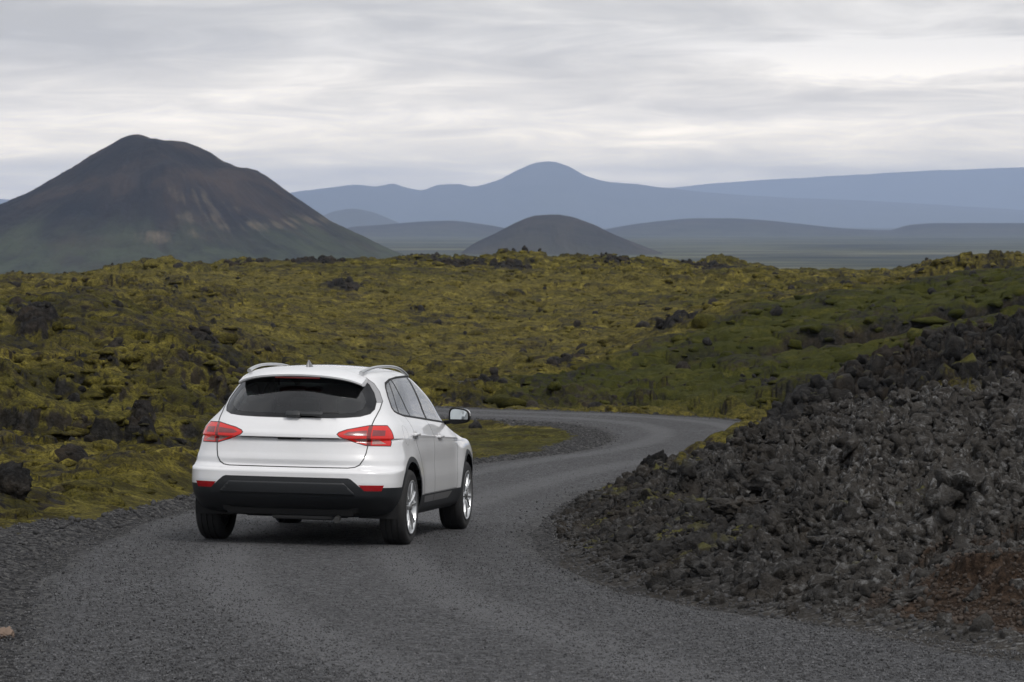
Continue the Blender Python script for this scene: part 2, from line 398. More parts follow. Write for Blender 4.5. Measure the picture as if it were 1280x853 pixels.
def ground(X, Y, detail=True):
    """returns z and the masks lava, gravel, rust, plain"""
    X = np.asarray(X, float); Y = np.asarray(Y, float)
    Dr = np.hypot(X, np.maximum(Y, 0)) 
    rad = np.hypot(X, Y)
    zb = base_z(X, Y)
    d, side = road_dist(X, Y)
    rz = road_z(X, Y)
    px = 640 + F * X / np.maximum(Y, 3.0)
    w1 = fbm(X * .45, Y * .45, 3, 2); w2 = fbm(X * 1.7, Y * 1.7, 3, 4)
    # blend to the road surface
    reach = np.where(side > 0, .35, np.where(Y < 22, .9, .5))
    off = sstep(.0, 1.0, (d - .05 + .10 * w2) / (reach * 2.2))
    # masks ---------------------------------------------------------
    right = (side > 0) | (px > 1000)
    bk1 = right * sstep(-.6, -.4, d + .1 * w2) * (1 - sstep(36, 40, Y + 2.5 * w1 + 3.0 * w2)) * sstep(8, 12, Y) * (px > 560)
    bk1 = bk1 * sstep(620, 690, px + 20 * w1)
    bk2 = sstep(940, 985, px + 25 * w1) * sstep(37.5, 40, Y + 1.5 * w1 + 1.5 * w2) * (1 - sstep(51, 56, Y + 3 * w1))
    oc = np.zeros_like(X)
    for cx, cd, sx, sd in OUTCROPS:
        oc = np.maximum(oc, np.exp(-((px - cx) / sx) ** 2 - ((Y - cd) / sd) ** 2))
    far = sstep(24, 60, Y)
    n_oc = fbm(X * .22, Y * .16, 4, 9)
    oc = np.clip(oc * 1.0 + .75 * n_oc + .55 * w2 - .42, 0, 1)
    oc = sstep(.25, .6, oc) * sstep(.25, 1.2, d)
    for mx, md, ms, my in ((1030, 38, 26, 2.0), (955, 31.5, 16, .9), (918, 25.5, 12, .5), (960, 24, 8, .4), (975, 26, 10, .5), (850, 30.5, 14, .6)):
        g = np.exp(-((px - mx) / ms) ** 2 - ((Y - md) / my) ** 2) * (.75 + .9 * w2)
        g = sstep(.35, .55, g); bk1 = bk1 * (1 - g); bk2 = bk2 * (1 - g)
    lava = np.maximum(np.maximum(bk1, bk2), oc)
    gravel = (1 - sstep(.25, .55, d + .25 * w2)) * (Y < 95)
    gravel = np.maximum(gravel, (side <= 0) * (Y < 27) * (1 - sstep(.45, .95, d + .35 * w2 - .25 * (Y < 20))))
    gravel = np.maximum(gravel, (Y < 12) * (X < 20) * 1.0)
    # inner verge of the far bend is broad and gravelly
    gravel = np.maximum(gravel, (side < 0) * sstep(46, 49, Y) * (1 - sstep(56, 58, Y)) * (1 - sstep(.55, .9, d + .25 * w2)))
    gravel = np.maximum(gravel, (side > 0) * sstep(25, 27, Y) * (1 - sstep(34, 38, Y)) * (1 - sstep(.35, .6, d + .2 * w2)))
    gravel = np.where((side > 0) & (px > 700) & (Y < 30), 0, gravel)
    # displacement ----------------------------------------------------
    hum = np.zeros_like(X); plain = sstep(420, 900, rad)
    near = Y < 420
    i = np.where(near & (rad < 420))[0]
    x = X[i]; y = Y[i]; L = lava[i]
    wx = x + .35 * w2[i]; wy = y + .45 * w1[i]
    f1, f2, cid = worley(wx / 1.6, wy / 1.9, 1)
    g1, g2, gid = worley(wx / .68 + 3, wy / .85, 2)
    k1_, k2_, kid = worley(x / .27, y / .33, 8)
    dome = lambda q, r: np.sqrt(np.clip(1 - (q / r) ** 2, 0, 1))
    patch = fbm(x / 5, y / 7, 3, 27)
    q = 5.0 * fbm(x / 11 + .2 * w1[i], y / 9 + .2 * w2[i], 3, 21); fl = np.floor(q)
    terr = fl + sstep(.18, .90, q - fl)
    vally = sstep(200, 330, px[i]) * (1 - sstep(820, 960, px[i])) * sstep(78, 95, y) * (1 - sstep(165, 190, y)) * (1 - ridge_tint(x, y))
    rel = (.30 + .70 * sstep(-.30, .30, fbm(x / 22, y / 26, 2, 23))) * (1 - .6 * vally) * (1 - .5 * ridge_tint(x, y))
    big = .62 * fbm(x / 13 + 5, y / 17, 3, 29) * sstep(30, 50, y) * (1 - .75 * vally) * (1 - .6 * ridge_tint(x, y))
    moss_h = big + (.62 * terr + .38 * q) * .34 * rel + .24 * dome(f1, .8) * (.25 + cid) + .15 * dome(g1, .8) * (.3 + gid) + .07 * dome(k1_, .8) * (.3 + kid) * (1 - sstep(45, 100, y)) - .30
    moss_h += .05 * fbm(x * 3.5, y * 3.5, 3, 31) * (1 - sstep(30, 80, y))
    rid = fbm(x / 1.6, y / 2.2, 4, 41, .6, True)
    lava_h = .22 * rid + .25 * fbm(x / 4, y / 5, 3, 43) + .22 * dome(g1, .8) * gid + .12 * dome(k1_, .8) * kid * (1 - sstep(45, 100, y)) - .2
    scale = .70 + .45 * sstep(20, 60, Y[i])
    island = ((X[i] > -3.2) & (X[i] < 2.8) & (Y[i] > 43) & (Y[i] < 60.5))
    scale = np.where(island, .20, scale)
    lumps = np.maximum(sstep(.62, .8, cid + .35 * patch) * sstep(.75, .5, f1), sstep(.66, .82, gid + .5 * patch) * sstep(.7, .45, g1) * .9)
    lava[i] = np.maximum(lava[i], .50 * lumps * sstep(.3, 1.0, d[i]) * (Y[i] < 420))
    h = moss_h * scale * (1 - .55 * L) + (lava_h * .62 + .12) * L * scale
    hum[i] = h - .10 * island
    # clinker of the two black banks: streaky ridges plus blocky rubble
    j = np.where((bk1 + bk2 > .01))[0]
    if len(j):
        x = X[j]; y = Y[j]
        u = x * .27 + y * .96; vv = -x * .96 + y * .27 + .18 * w2[j]
        st = fbm(u / 4.5, vv / .75, 3, 51, .5, True); st = np.maximum(st, -.45) + .25 * fbm(u / 1.5, vv / .3, 3, 52, .55, True)
        a1, a2, aid = worley(x / .26 + .4 * w2[j], y / .42 + .4 * w1[j], 5); b1, b2, bid = worley(x / .11, y / .17, 6); c1, c2, cid2 = worley(x / .05, y / .08, 7)
        e = fbm(x / 1.7, y / 2.6, 4, 53, .55)
        blocks = .20 * (aid - .4) * sstep(.0, .3, a2 - a1) + .10 * (1 - a1) + .085 * (bid - .3) * sstep(0, .35, b2 - b1) + .10 * np.sqrt(np.clip(1 - (b1 / .75) ** 2, 0, 1)) * (.4 + bid) + .012 * (1 - c1) * cid2
        rr = .30 * st + .2 * e + blocks * .85 + .05 * fbm(x / .3, y / .35, 3, 55, .55, True)
        k1 = bk1[j] * sstep(0, 1.4, d[j]); k2 = bk2[j]
        big = fbm(x / 1.1, y / 1.5, 4, 57, .6, True)
        hum[j] = hum[j] * (1 - np.maximum(bk1[j], bk2[j])) + k1 * (rr * .95 - .20) + k2 * (rr * 1.2 + .22 * big - .40)
    z = zb + hum * sstep(.1, 1.3, d)
    # rusty cinder patch under a crack, lower right
    rust = np.zeros_like(X)
    k = np.where((bk1 > .1) & (px > 960) & (Y < 28))[0]
    if len(k):
        py = HOR - z[k] / Y[k] * F
        cx = np.array(CRACK, float)
        best = np.full(len(k), 1e9); below = np.zeros(len(k))
        for a, b in zip(cx[:-1], cx[1:]):
            ab = b - a; t = np.clip(((px[k] - a[0]) * ab[0] + (py - a[1]) * ab[1]) / (ab @ ab), 0, 1)
            dx = px[k] - (a[0] + t * ab[0]); dy = py - (a[1] + t * ab[1])
            q = np.hypot(dx, dy); cr = -(ab[0] * (py - a[1]) - ab[1] * (px[k] - a[0]))
            below = np.where(q < best, np.sign(cr), below); best = np.minimum(q, best)
        m = best * Y[k] / F     # metres from the crack
        bel = below > 0
        rust[k] = np.where(bel, sstep(.02, .25, m + .1 * w1[k]) * (1 - sstep(2.3, 3.3, m + .5 * w1[k])) , (1 - sstep(.0, .15, m)) * .6) * sstep(.15, .5, d[k])
        smooth_in = np.where(bel, sstep(.0, .55, m), 0) * sstep(.2, .6, d[k])
        z[k] = z[k] - .30 * np.exp(-(m / .075) ** 2) * sstep(.3, .8, d[k])
        z[k] = z[k] + (zb[k] - z[k]) * np.where(bel, 0, .75 * np.exp(-(m / .35) ** 2)) * sstep(.3, .8, d[k])
        zs = zb[k] - .05 + .06 * w2[k] + .07 * fbm(X[k] * 4, Y[k] * 3, 5, 61, .6) + .2 * hum[k]
        z[k] = z[k] * (1 - .75 * smooth_in) + zs * .75 * smooth_in
    z = rz * (1 - off) + z * off
    z = np.where(d < -.05, rz - .05, z); z = np.where(d >= -.05, z - .045 * (1 - sstep(.0, .30, d)), z)
    # beyond the moss hills the land drops to a wide plain
    t = sstep(235, 900, rad) * (Y > 0) + (Y <= 0) * sstep(300, 900, rad)
    pl = PLAIN + 3.0 * fbm(X / 700, Y / 700, 3, 71) * sstep(900, 2500, rad)
    back = sstep(-12, 4, Y)
    z = np.where(Y < 4, z * back + (road_z(X, np.maximum(Y, 0)) - .2 + 1.2 * fbm(X / 12, Y / 12, 3, 81) * (1 - back)) * (1 - back), z)
    z = z * (1 - t) + pl * t
    # verge roughness
    z = z + .018 * perlin(X * 9, Y * 9, 91) * (gravel > .4) * (d > .1)
    return z, lava, gravel, rust, plain, d, side

def px_of(X, Y): return 640 + F * X / np.maximum(Y, 3.0)

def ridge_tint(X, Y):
    """greener moss with slope shade put into its colour on the flank of the right hand ridge"""
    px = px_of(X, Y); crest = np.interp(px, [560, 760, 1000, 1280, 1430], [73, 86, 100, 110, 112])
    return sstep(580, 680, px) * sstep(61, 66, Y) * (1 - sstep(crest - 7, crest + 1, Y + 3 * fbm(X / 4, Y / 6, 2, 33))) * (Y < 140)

def pale_field(X, Y):
    """broad fields of dry yellowish moss"""
    px = px_of(X, Y); n = fbm(X / 9, Y / 16, 3, 37)
    a = sstep(200, 330, px) * (1 - sstep(820, 960, px)) * sstep(78, 95, Y) * (1 - sstep(165, 190, Y)) * (1 - ridge_tint(X, Y))
    b = sstep(-100, 60, px) * (1 - sstep(300, 400, px)) * sstep(68, 85, Y) * (1 - sstep(180, 215, Y))
    e = sstep(980, 1100, px) * sstep(104, 109, Y) * (1 - sstep(125, 135, Y)) + sstep(700, 760, px) * (1 - sstep(960, 1000, px)) * sstep(60, 62, Y) * (1 - sstep(65, 69, Y))
    return np.clip(np.maximum(np.maximum(a, b), e) * (.75 + 1.2 * n), 0, 1) * (Y < 260)

def build_terrain():
    a_in = np.linspace(-14.5, 14.5, 1500)
    a_out = np.concatenate([np.geomspace(14.6, 180, 46)])
    ang = np.radians(np.concatenate([-a_out[::-1], a_in, a_out[:-1]]))     # closed circle
    ds = np.concatenate([np.linspace(1.0, 13, 34), np.geomspace(13.1, 54, 1050), np.geomspace(54.2, 265, 760), np.geomspace(268, 38500, 150)])
    A, Dm = np.meshgrid(ang, ds)
    # rows are at equal Y inside the fan, equal radius outside
    inside = np.abs(A) < R(14.6)
    X = np.where(inside, np.tan(np.where(inside, A, 0)) * Dm, np.sin(A) * Dm / math.cos(R(14.6)))
    Y = np.where(inside, Dm, np.cos(A) * Dm / math.cos(R(14.6)))
    X = X.ravel(); Y = Y.ravel()
    z, lava, gravel, rust, plain, d, side = ground(X, Y)
    # sideways displacement makes lumps lean over instead of standing as a pure height field
    V = np.stack([X, Y, z], 1)
    nr, nc = len(ds), len(ang); global NCOL; NCOL = nc
    Q = grid_quads(nr, nc, wrap=True)
    # keep winding upward
    Q = Q[:, ::-1] if False else Q
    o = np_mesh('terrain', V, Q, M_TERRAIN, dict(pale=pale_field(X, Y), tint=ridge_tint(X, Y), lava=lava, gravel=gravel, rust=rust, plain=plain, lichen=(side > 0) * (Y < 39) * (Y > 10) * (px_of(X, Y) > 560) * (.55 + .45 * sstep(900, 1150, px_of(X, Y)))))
    tag(o, kind='structure')
    return V, lava, gravel, rust, d, side

TV, T_lava, T_grav, T_rust, T_d, T_side = build_terrain()

def build_road():
    n = len(_L); nc = 25
    # finer lengthwise
    L = catmull(LEFT, 60); Rr = catmull(RIGHT, 60)
    t = np.linspace(0, 1, nc)
    P = L[:, None, :] * (1 - t)[None, :, None] + Rr[:, None, :] * t[None, :, None]
    wob = fbm(np.arange(len(L)) * .045, np.zeros(len(L)), 3, 5)
    X = P[..., 0]; Y = P[..., 1]
    hw = np.hypot(*(Rr - L).T)[:, None]
    P[..., 0] += ((t - .5) * 2) ** 3 * .10 * wob[:, None]
    Z = road_z(X, Y) - .03 * ((2 * t - 1) ** 2)[None, :] + .012 * fbm(X * .7, Y * .7, 2, 3)
    e = np.minimum(t, 1 - t)[None, :] * hw
    edge = 1 - sstep(.0, .22, e)
    tc = ((t[None, :] - .5) * hw)
    track = np.exp(-((np.abs(tc) - .78) / .32) ** 2)
    V = np.stack([P[..., 0], P[..., 1], Z], -1).reshape(-1, 3)
    # worn-down edge running out under the verge on both sides
    def lip(c0, c1):
        o = P[:, c0, :2] - P[:, c1, :2]; o = o / np.linalg.norm(o, axis=1)[:, None]
        return P[:, c0, :2] + o * .16
    for c0, c1, at in ((0, 3, 0), (nc - 1, nc - 4, 1)):
        q = lip(c0, c1); row = np.stack([q[:, 0], q[:, 1], Z[:, c0] - .05], 1)[:, None, :]
        if at == 0: lrow = row
        else: rrow = row
    V = np.concatenate([lrow, np.stack([P[..., 0], P[..., 1], Z], -1), rrow], 1); V = V.reshape(-1, 3)
    ed = np.broadcast_to(edge, X.shape); edge = np.concatenate([ed[:, :1], ed, ed[:, -1:]], 1); tk = np.broadcast_to(track, X.shape); track = np.concatenate([tk[:, :1], tk, tk[:, -1:]], 1)
    nc += 2; X = np.zeros((len(L), nc))
    o = np_mesh('road', V, grid_quads(len(L), nc)[:, ::-1], M_ASPHALT, dict(edge=np.broadcast_to(edge, X.shape), track=np.broadcast_to(track, X.shape)))
    tag(o, kind='structure')
build_road()

# ------------------------------------------------------------------ rocks
def ico(sub):
    bm = bmesh.new(); bmesh.ops.create_icosphere(bm, subdivisions=sub, radius=1)
    V = np.array([v.co[:] for v in bm.verts]); T = np.array([[v.index for v in f.verts] for f in bm.faces]); bm.free()
    return V, T
ICO = {s: ico(s) for s in (1, 2, 3, 4)}

def rock_shape(sub, seed, rough=.35):
    """angular rock: a sphere cut by random planes, then roughened"""
    V, T = ICO[sub]; V = V.copy(); rg = np.random.default_rng(seed)
    for _ in range(9):
        n = rg.normal(size=3); n /= np.linalg.norm(n); c = rg.uniform(.45, .85)
        s = V @ n; V -= np.maximum(s - c, 0)[:, None] * n * .9
    nz = perlin(V[:, 0] * 2.1 + V[:, 2], V[:, 1] * 2.1 - V[:, 2] * .7, seed) * .6 + perlin(V[:, 0] * 5 - V[:, 2] * 3, V[:, 1] * 5 + V[:, 2] * 4, seed + 1) * .4 \
        + perlin(V[:, 0] * 11 + V[:, 2] * 9, V[:, 1] * 11 - V[:, 2] * 8, seed + 2) * .25
    V *= (1 + rough * nz)[:, None]
    return V * np.array([1, rg.uniform(.7, 1.1), rg.uniform(.55, .85)]), T

def rand_rot(rg, n):
    q = rg.normal(size=(n, 4)); q /= np.linalg.norm(q, axis=1)[:, None]
    w, x, y, z = q.T
    return np.stack([np.stack([1 - 2 * (y * y + z * z), 2 * (x * y - z * w), 2 * (x * z + y * w)], -1),
                     np.stack([2 * (x * y + z * w), 1 - 2 * (x * x + z * z), 2 * (y * z - x * w)], -1),
                     np.stack([2 * (x * z - y * w), 2 * (y * z + x * w), 1 - 2 * (x * x + y * y)], -1)], 1)

def scatter(name, pos, size, sub, mat, seed, rough=.35, sink=.25, nvar=8, lichen=None, flat=None, tint=None, pale=None):
    rg = np.random.default_rng(seed); shapes = [rock_shape(sub, seed * 13 + k, rough) for k in range(nvar)]
    n = len(pos); Rm = rand_rot(rg, n); Li = []; Lp = []; Vs = []; Ts = []; off = 0
    var = rg.integers(0, nvar, n)
    for k in range(nvar):
        i = np.where(var == k)[0]
        if not len(i): continue
        sv, st = shapes[k]
        if flat:
            a = rg.random(len(i)) * 6.283; ca, sa = np.cos(a)[:, None], np.sin(a)[:, None]; st_ = rg.uniform(.8, 1.5, len(i))[:, None]
            P = np.stack([(sv[:, 0] * ca * st_ - sv[:, 1] * sa), sv[:, 0] * sa * st_ + sv[:, 1] * ca, np.broadcast_to(sv[:, 2], (len(i), len(sv))) * flat], -1) * size[i][:, None, None]
        else: P = np.einsum('nij,vj->nvi', Rm[i], sv) * size[i][:, None, None]
        P[..., 2] += (size[i] * (.5 - sink) * (flat or 1))[:, None]
        if tint is not None: Li.append(np.repeat(tint[i], len(sv))); Lp.append(np.repeat(pale[i], len(sv)))
        if lichen is not None: Li.append(np.repeat(lichen[i], len(sv)))
        P += pos[i][:, None, :]
        Vs.append(P.reshape(-1, 3)); Ts.append((st[None] + (np.arange(len(i)) * len(sv))[:, None, None] + off).reshape(-1, 3)); off += len(i) * len(sv)
    return np_mesh(name, np.concatenate(Vs), np.concatenate(Ts), mat, dict(lichen=np.concatenate(Li)) if lichen is not None else dict(tint=np.concatenate(Li), pale=np.concatenate(Lp)) if tint is not None else None, tri=True)

def pick(mask_w, n, seed):
    rg = np.random.default_rng(seed); cum = np.cumsum(mask_w); i = np.searchsorted(cum, rg.random(n) * cum[-1])
    p = TV[np.clip(i, 0, len(TV) - 1)].copy(); return p, rg

Xv, Yv = TV[:, 0], TV[:, 1]
PXv = 640 + F * Xv / np.maximum(Yv, 3)
_zg = TV[:, 2].reshape(-1, NCOL); _yg = TV[:, 1].reshape(_zg.shape)
STEEP = np.zeros_like(_zg); STEEP[:-1] = np.abs(np.diff(_zg, axis=0)) / np.maximum(np.abs(np.diff(_yg, axis=0)), 1e-3); STEEP = sstep(.35, 1.1, STEEP).ravel()
area = np.where(np.abs(np.arctan2(Xv, Yv)) < R(14.5), Yv ** 2, 0)      # vertex density falls with distance squared
# clinker on the near bank
w = area * (T_lava > .5) * (T_side > 0) * (T_d > .15) * (Yv < 39) * (Yv > 13) * (PXv > 640) * (1 - .85 * (T_rust > .4))
p, rg = pick(w, 9000, 1); s = np.clip(rg.lognormal(math.log(.032), .5, len(p)), .014, .13)
tag(scatter('lava_rubble', p, s, 2, M_ROCK, 1, .5, .5, lichen=.35 + .65 * sstep(900, 1150, px_of(p[:, 0], p[:, 1]))), kind='stuff')
p, rg = pick(w, 10500, 9); s = np.clip(rg.lognormal(math.log(.043), .42, len(p)), .022, .12) * sstep(-.05, .5, road_dist(p[:, 0], p[:, 1])[0] - .1)
k = s > .02
tag(scatter('lava_rubble', p[k], s[k], 2, M_ROCK, 9, .8, .42, lichen=.35 + .65 * sstep(900, 1150, px_of(p[k, 0], p[k, 1]))), kind='stuff')
wr = area * (T_rust > .45) * (Yv < 28)
p, rg = pick(wr, 6000, 10); s = np.clip(rg.lognormal(math.log(.010), .55, len(p)), .005, .045)
tag(scatter('cinder', p, s, 1, simple('cinder_stone', (.040, .029, .022), .9, .55, 7), 10, .35), kind='stuff')
p, rg = pick(w, 170, 12); s = np.clip(rg.lognormal(math.log(.16), .35, len(p)), .10, .32) * (road_dist(p[:, 0], p[:, 1])[0] > .5); k = s > .05
tag(scatter('lava_rubble', p[k], s[k], 4, M_ROCK, 12, .75, .66, lichen=.4 + .6 * sstep(900, 1150, px_of(p[k, 0], p[k, 1])), flat=.8), kind='stuff')
# second bank
w = area * (T_lava > .5) * (PXv > 935) * (Yv > 40) * (Yv < 56)
p, rg = pick(w, 2600, 2); s = np.clip(rg.lognormal(math.log(.08), .5, len(p)), .04, .28)
tag(scatter('lava_rubble', p, s, 2, M_ROCK, 2, .5), kind='stuff')
# rocks in the moss
w = area * np.maximum(T_lava > .68, .5 * STEEP) * (PXv > -300) * (PXv < 1600) * (T_d > .8) * (Yv > 22) * (Yv < 235) * ~((T_side > 0) & (Yv < 56) & (PXv > 640)) / np.maximum(Yv, 1) ** .6
p, rg = pick(w, 3600, 3); s = np.clip(rg.lognormal(math.log(.085), .5, len(p)), .03, .35) * np.clip(p[:, 1] / 70, .5, 1.5)
tag(scatter('lava_rubble', p, s, 2, M_ROCK, 3, .45, .45), kind='stuff')
# moss cushions over the lava field
w = area * np.where(T_lava < .4, 1, np.where((T_lava < .9), .5, 0)) * (1 + 3 * STEEP) * (T_grav < .4) * (PXv > -250) * (PXv < 1550) * (T_d > .5) * (Yv > 18) * (Yv < 240) * ~((Yv > 43) & (Yv < 60.5) & (Xv > -3.2) & (Xv < 2.8)) * ~((T_side > 0) & (Yv < 42) & (PXv > 640)) / np.maximum(Yv, 1) ** .75
p, rg = pick(w, 22000, 6); s = np.clip(rg.lognormal(math.log(.14), .5, len(p)), .05, .45) * np.clip((p[:, 1] / 55) ** .6, .55, 2.2)
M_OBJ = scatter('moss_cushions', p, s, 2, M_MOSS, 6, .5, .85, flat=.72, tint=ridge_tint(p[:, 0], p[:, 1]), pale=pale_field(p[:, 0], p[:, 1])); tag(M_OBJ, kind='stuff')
# gravel along the verges
w = area * ((T_grav > .45) | ((T_side > 0) & (T_d < .35) & (PXv > 640))) * (T_d > .02) * (T_d < 1.6) * (Yv > 13) * (Yv < 62)
p, rg = pick(w, 9000, 4); s = np.clip(rg.lognormal(math.log(.013), .5, len(p)), .006, np.where(p[:, 0] > .1, .026, .05))
M_GRAVEL = simple('gravel_stone', (.042, .042, .044), .85, .5, 9)
tag(scatter('gravel', p, s, 1, M_GRAVEL, 4, .3), kind='stuff')
w = area * (T_d > -.3) * (T_d < .1) * (Yv > 13) * (Yv < 60)
p, rg = pick(w, 700, 5); s = np.clip(rg.lognormal(math.log(.009), .4, len(p)), .005, .02); p[:, 2] = road_z(p[:, 0], p[:, 1]) - .01
tag(scatter('gravel', p, s, 1, M_GRAVEL, 5, .3), kind='stuff')

# loose and bedded chippings of the worn road surface
rg = np.random.default_rng(77); n = 60000
yy = 1 / rg.uniform(1 / 48, 1 / 13.2, n * 3); aa = rg.uniform(-.20, .20, n * 3); xx = yy * aa
dd, ss = road_dist(xx, yy); keep = np.where(dd < -.02)[0][:n]; xx, yy = xx[keep], yy[keep]
p = np.stack([xx, yy, road_surface(xx, yy) + .0005], 1); s = np.clip(rg.lognormal(math.log(.0054), .35, len(p)), .0035, .010)
m_ = NT('road_chipping'); v_ = m_.coord(); vc_ = m_.voro(v_, 30, out='Color'); b_ = m_.n('RGBToBW'); m_.l(vc_, b_.inputs[0])
m_.bsdf(m_.ramp(b_.outputs[0], [(.2, (.016, .016, .018)), (.5, (.056, .0565, .060)), (.88, (.145, .146, .153))]), .75)
tag(scatter('gravel', p, s, 1, m_.m, 6, .3, .5), kind='stuff')

def boulder(px, D, size, seed, label, mat=M_ROCK, squash=(1, 1, 1), sink=.3, lift=0, rough=.4):
    X = (px - 640) / F * D
    z = float(ground(np.array([X, X + .001]), np.array([D, D]))[0][0])
    V, T = rock_shape(4, seed, rough); V = V * size * np.array(squash)
    V[:, 2] += size * squash[2] * (.62 - sink) + lift
    o = np_mesh('lava_boulder', V, T, mat, tri=True); o.location = (X, D, z); o.rotation_euler = (0, 0, seed)
    tag(o, label, 'boulder'); return o
boulder(818, 33.5, .19, 3, 'upright knobbly black lava rock standing at the left tip of the roadside bank', squash=(.85, .8, 1.55), sink=.05, rough=.6)
boulder(797, 32.0, .17, 5, 'low brownish black lava block leaning at the foot of the upright rock', squash=(1.2, 1, .9), rough=.55)
boulder(892, 33.5, .2, 8, 'rounded dark lava rock on the bank crest just above the bend of the road', squash=(1.1, 1, .9), rough=.55)
boulder(985, 33, .24, 12, 'squat black lava boulder on the bank crest beside the yellow green moss patch', squash=(1.25, 1, .8), rough=.55)
boulder(1205, 21.5, .2, 14, 'rust brown angular lava slab above the crack in the reddish slope', mat=mat_rock('rusty_lava', .75), squash=(1.5, 1, .7), rough=.4)
boulder(4, 16.6, .065, 17, 'small tan stone lying alone on the gravel verge left of the asphalt', mat=simple('tan_stone', (.17, .12, .09), .8, .35, 12), squash=(1.3, 1, .8), sink=-.05)
boulder(2, 28, .24, 19, 'large dark lava outcrop rising from moss at the left edge of the photo', squash=(1.1, 1, 1.3), rough=.6, sink=.35)

# ------------------------------------------------------------------ far hills and mountains
def to_x(px, D): return (px - 640) / F * D
def to_z(py, D): return (HOR - py) / F * D

def ridge(name, D, crest, depth, mat, base=PLAIN, nx=260, nv=60, rough=.06, seed=0, attrs=None, front=1.0):
    """a hill range: crest line from photo points, falling off before and behind"""
    c = np.array(crest, float); f = pchip(c[:, 0], c[:, 1])
    px = np.linspace(c[0, 0], c[-1, 0], nx); v = np.linspace(-1, 1, nv)
    PX, Vv = np.meshgrid(px, v)
    H = to_z(f(PX), D) - base
    X = to_x(PX, D); Y = D + Vv * depth
    prof = np.where(Vv < 0, np.abs(1 - np.abs(Vv) ** 1.15) ** front, np.abs(1 - np.abs(Vv) ** 1.3))
    prof = np.clip(prof, 0, 1)
    n = fbm(X / depth * 3.2, Y / depth * 1.6, 5, seed) + .8 * fbm(X / depth * 6, Y / depth * 1.4, 4, seed + 4, .5, True)
    Z = base - 8 + (H + 8) * prof * (1 + rough * n * (1 - prof) * 2.5) + rough * .5 * H * fbm(X / depth * 9, Y / depth * 9, 3, seed + 9) * prof * .35
    hn = np.clip(prof, 0, 1)
    at = dict(green=(1 - hn).ravel(), tan=np.zeros(hn.size))
    o = np_mesh(name, np.stack([X, Y, Z], -1).reshape(-1, 3), grid_quads(nv, nx), mat, at); tag(o, kind='structure'); return o

DARKHILL = [(.3, (.014, .014, .017)), (.5, (.026, .024, .025)), (.7, (.05, .042, .038))]
M_FARHILL = mat_mountain('far_hill', [(.3, (.035, .035, .035)), (.7, (.07, .066, .06))], (.002, .002, .004), (.06, .065, .045))
M_MIDHILL = mat_mountain('mid_hill', DARKHILL, (.006, .006, .01), (.06, .062, .04))

def volcano():
    D = 2750.; c0 = 185.; k = D / 3800.
    prof = [(px_ - 137, py_) for px_, py_ in ((-190, 346), (-60, 290), (0, 261), (50, 237), (100, 207.5), (135, 185), (155, 172.5), (164, 169.5), (172, 168.5), (180, 170), (192, 174.5), (207, 178), (227, 177.5), (240, 181.5), (260, 192.5), (280, 204.5), (300, 212.5), (317, 215), (330, 222), (360, 242), (400, 270), (430, 287), (465, 303), (510, 322), (570, 346))]
    # columns are relative to c0 - 50
    pr = np.array(prof, float); px = pr[:, 0] + 137
    x = to_x(px, D) - to_x(c0, D); z = to_z(pr[:, 1], D)
    fr = pchip(x, z)
    nx, nv = 560, 460
    xs = np.linspace(-480, 460, nx) * k; ys = np.linspace(-460, 460, nv) * k
    X, Y = np.meshgrid(xs, ys)
    X0 = X
    r = np.hypot(X, Y * .96) + 1e-3; ph = np.arctan2(Y, X)
    w = .5 + .5 * X / r
    w = w * w * (3 - 2 * w)
    r1 = r / k; Xk = X / k; Yk = Y / k
    gul = fbm(ph * 6 + .5 * fbm(Xk / 120, Yk / 120, 3, 4), r1 / 300, 5, 6, .55)
    gsh = fbm(ph * 13 + .35 * fbm(Xk / 70, Yk / 70, 3, 14), r1 / 420, 4, 16, .55, True)
    rr = r * (1 + .07 * gul * sstep(20, 120, r1) * (1 - np.abs(X) / r * .8))
    Z = fr(-rr) * (1 - w) + fr(rr) * w
    Z += k * 12 * np.exp(-((ph + 1.25) / .2) ** 2) * np.exp(-((r1 - 150) / 90) ** 2)
    Z += k * (3.5 * gsh * sstep(25, 90, r1) * (1 - sstep(230, 400, r1)) + 3.0 * fbm(Xk / 40, Yk / 40, 5, 8) * sstep(10, 80, r1))
    Z = np.where(Z < PLAIN - 4, PLAIN - 4, Z)
    hn = np.clip((Z - PLAIN) / (170 * k), 0, 1)
    green = (1 - sstep(.10, .48, hn + .2 * gul))
    streak = fbm(ph * 16 + .5 * gul, r1 / 200, 5, 44, .6)
    tan = np.exp(-((Xk - 62 - (120 - Z / k) * .28) / 62) ** 2) * sstep(.15, .4, hn) * (1 - sstep(.5, .8, hn)) * (Y < 0) * (.45 + .8 * streak)
    tan = np.maximum(tan, (.5 + .9 * streak) * np.exp(-((hn - .24 - .0006 * Xk) / .07) ** 2) * sstep(-60, 60, Xk) * (Y < 40))
    tan = np.clip(tan, 0, 1.2)
    mat = mat_mountain('volcano_slope', [(.3, (.010, .011, .015)), (.5, (.019, .017, .019)), (.7, (.046, .034, .029))], (.016, .016, .008), (.046, .055, .034), (.14, .114, .080))
    V = np.stack([X + to_x(c0, D), Y + D, Z], -1).reshape(-1, 3)
    o = np_mesh('volcano', V, grid_quads(nv, nx), mat, dict(green=green.ravel(), tan=tan.ravel())); tag(o, kind='structure')
volcano()

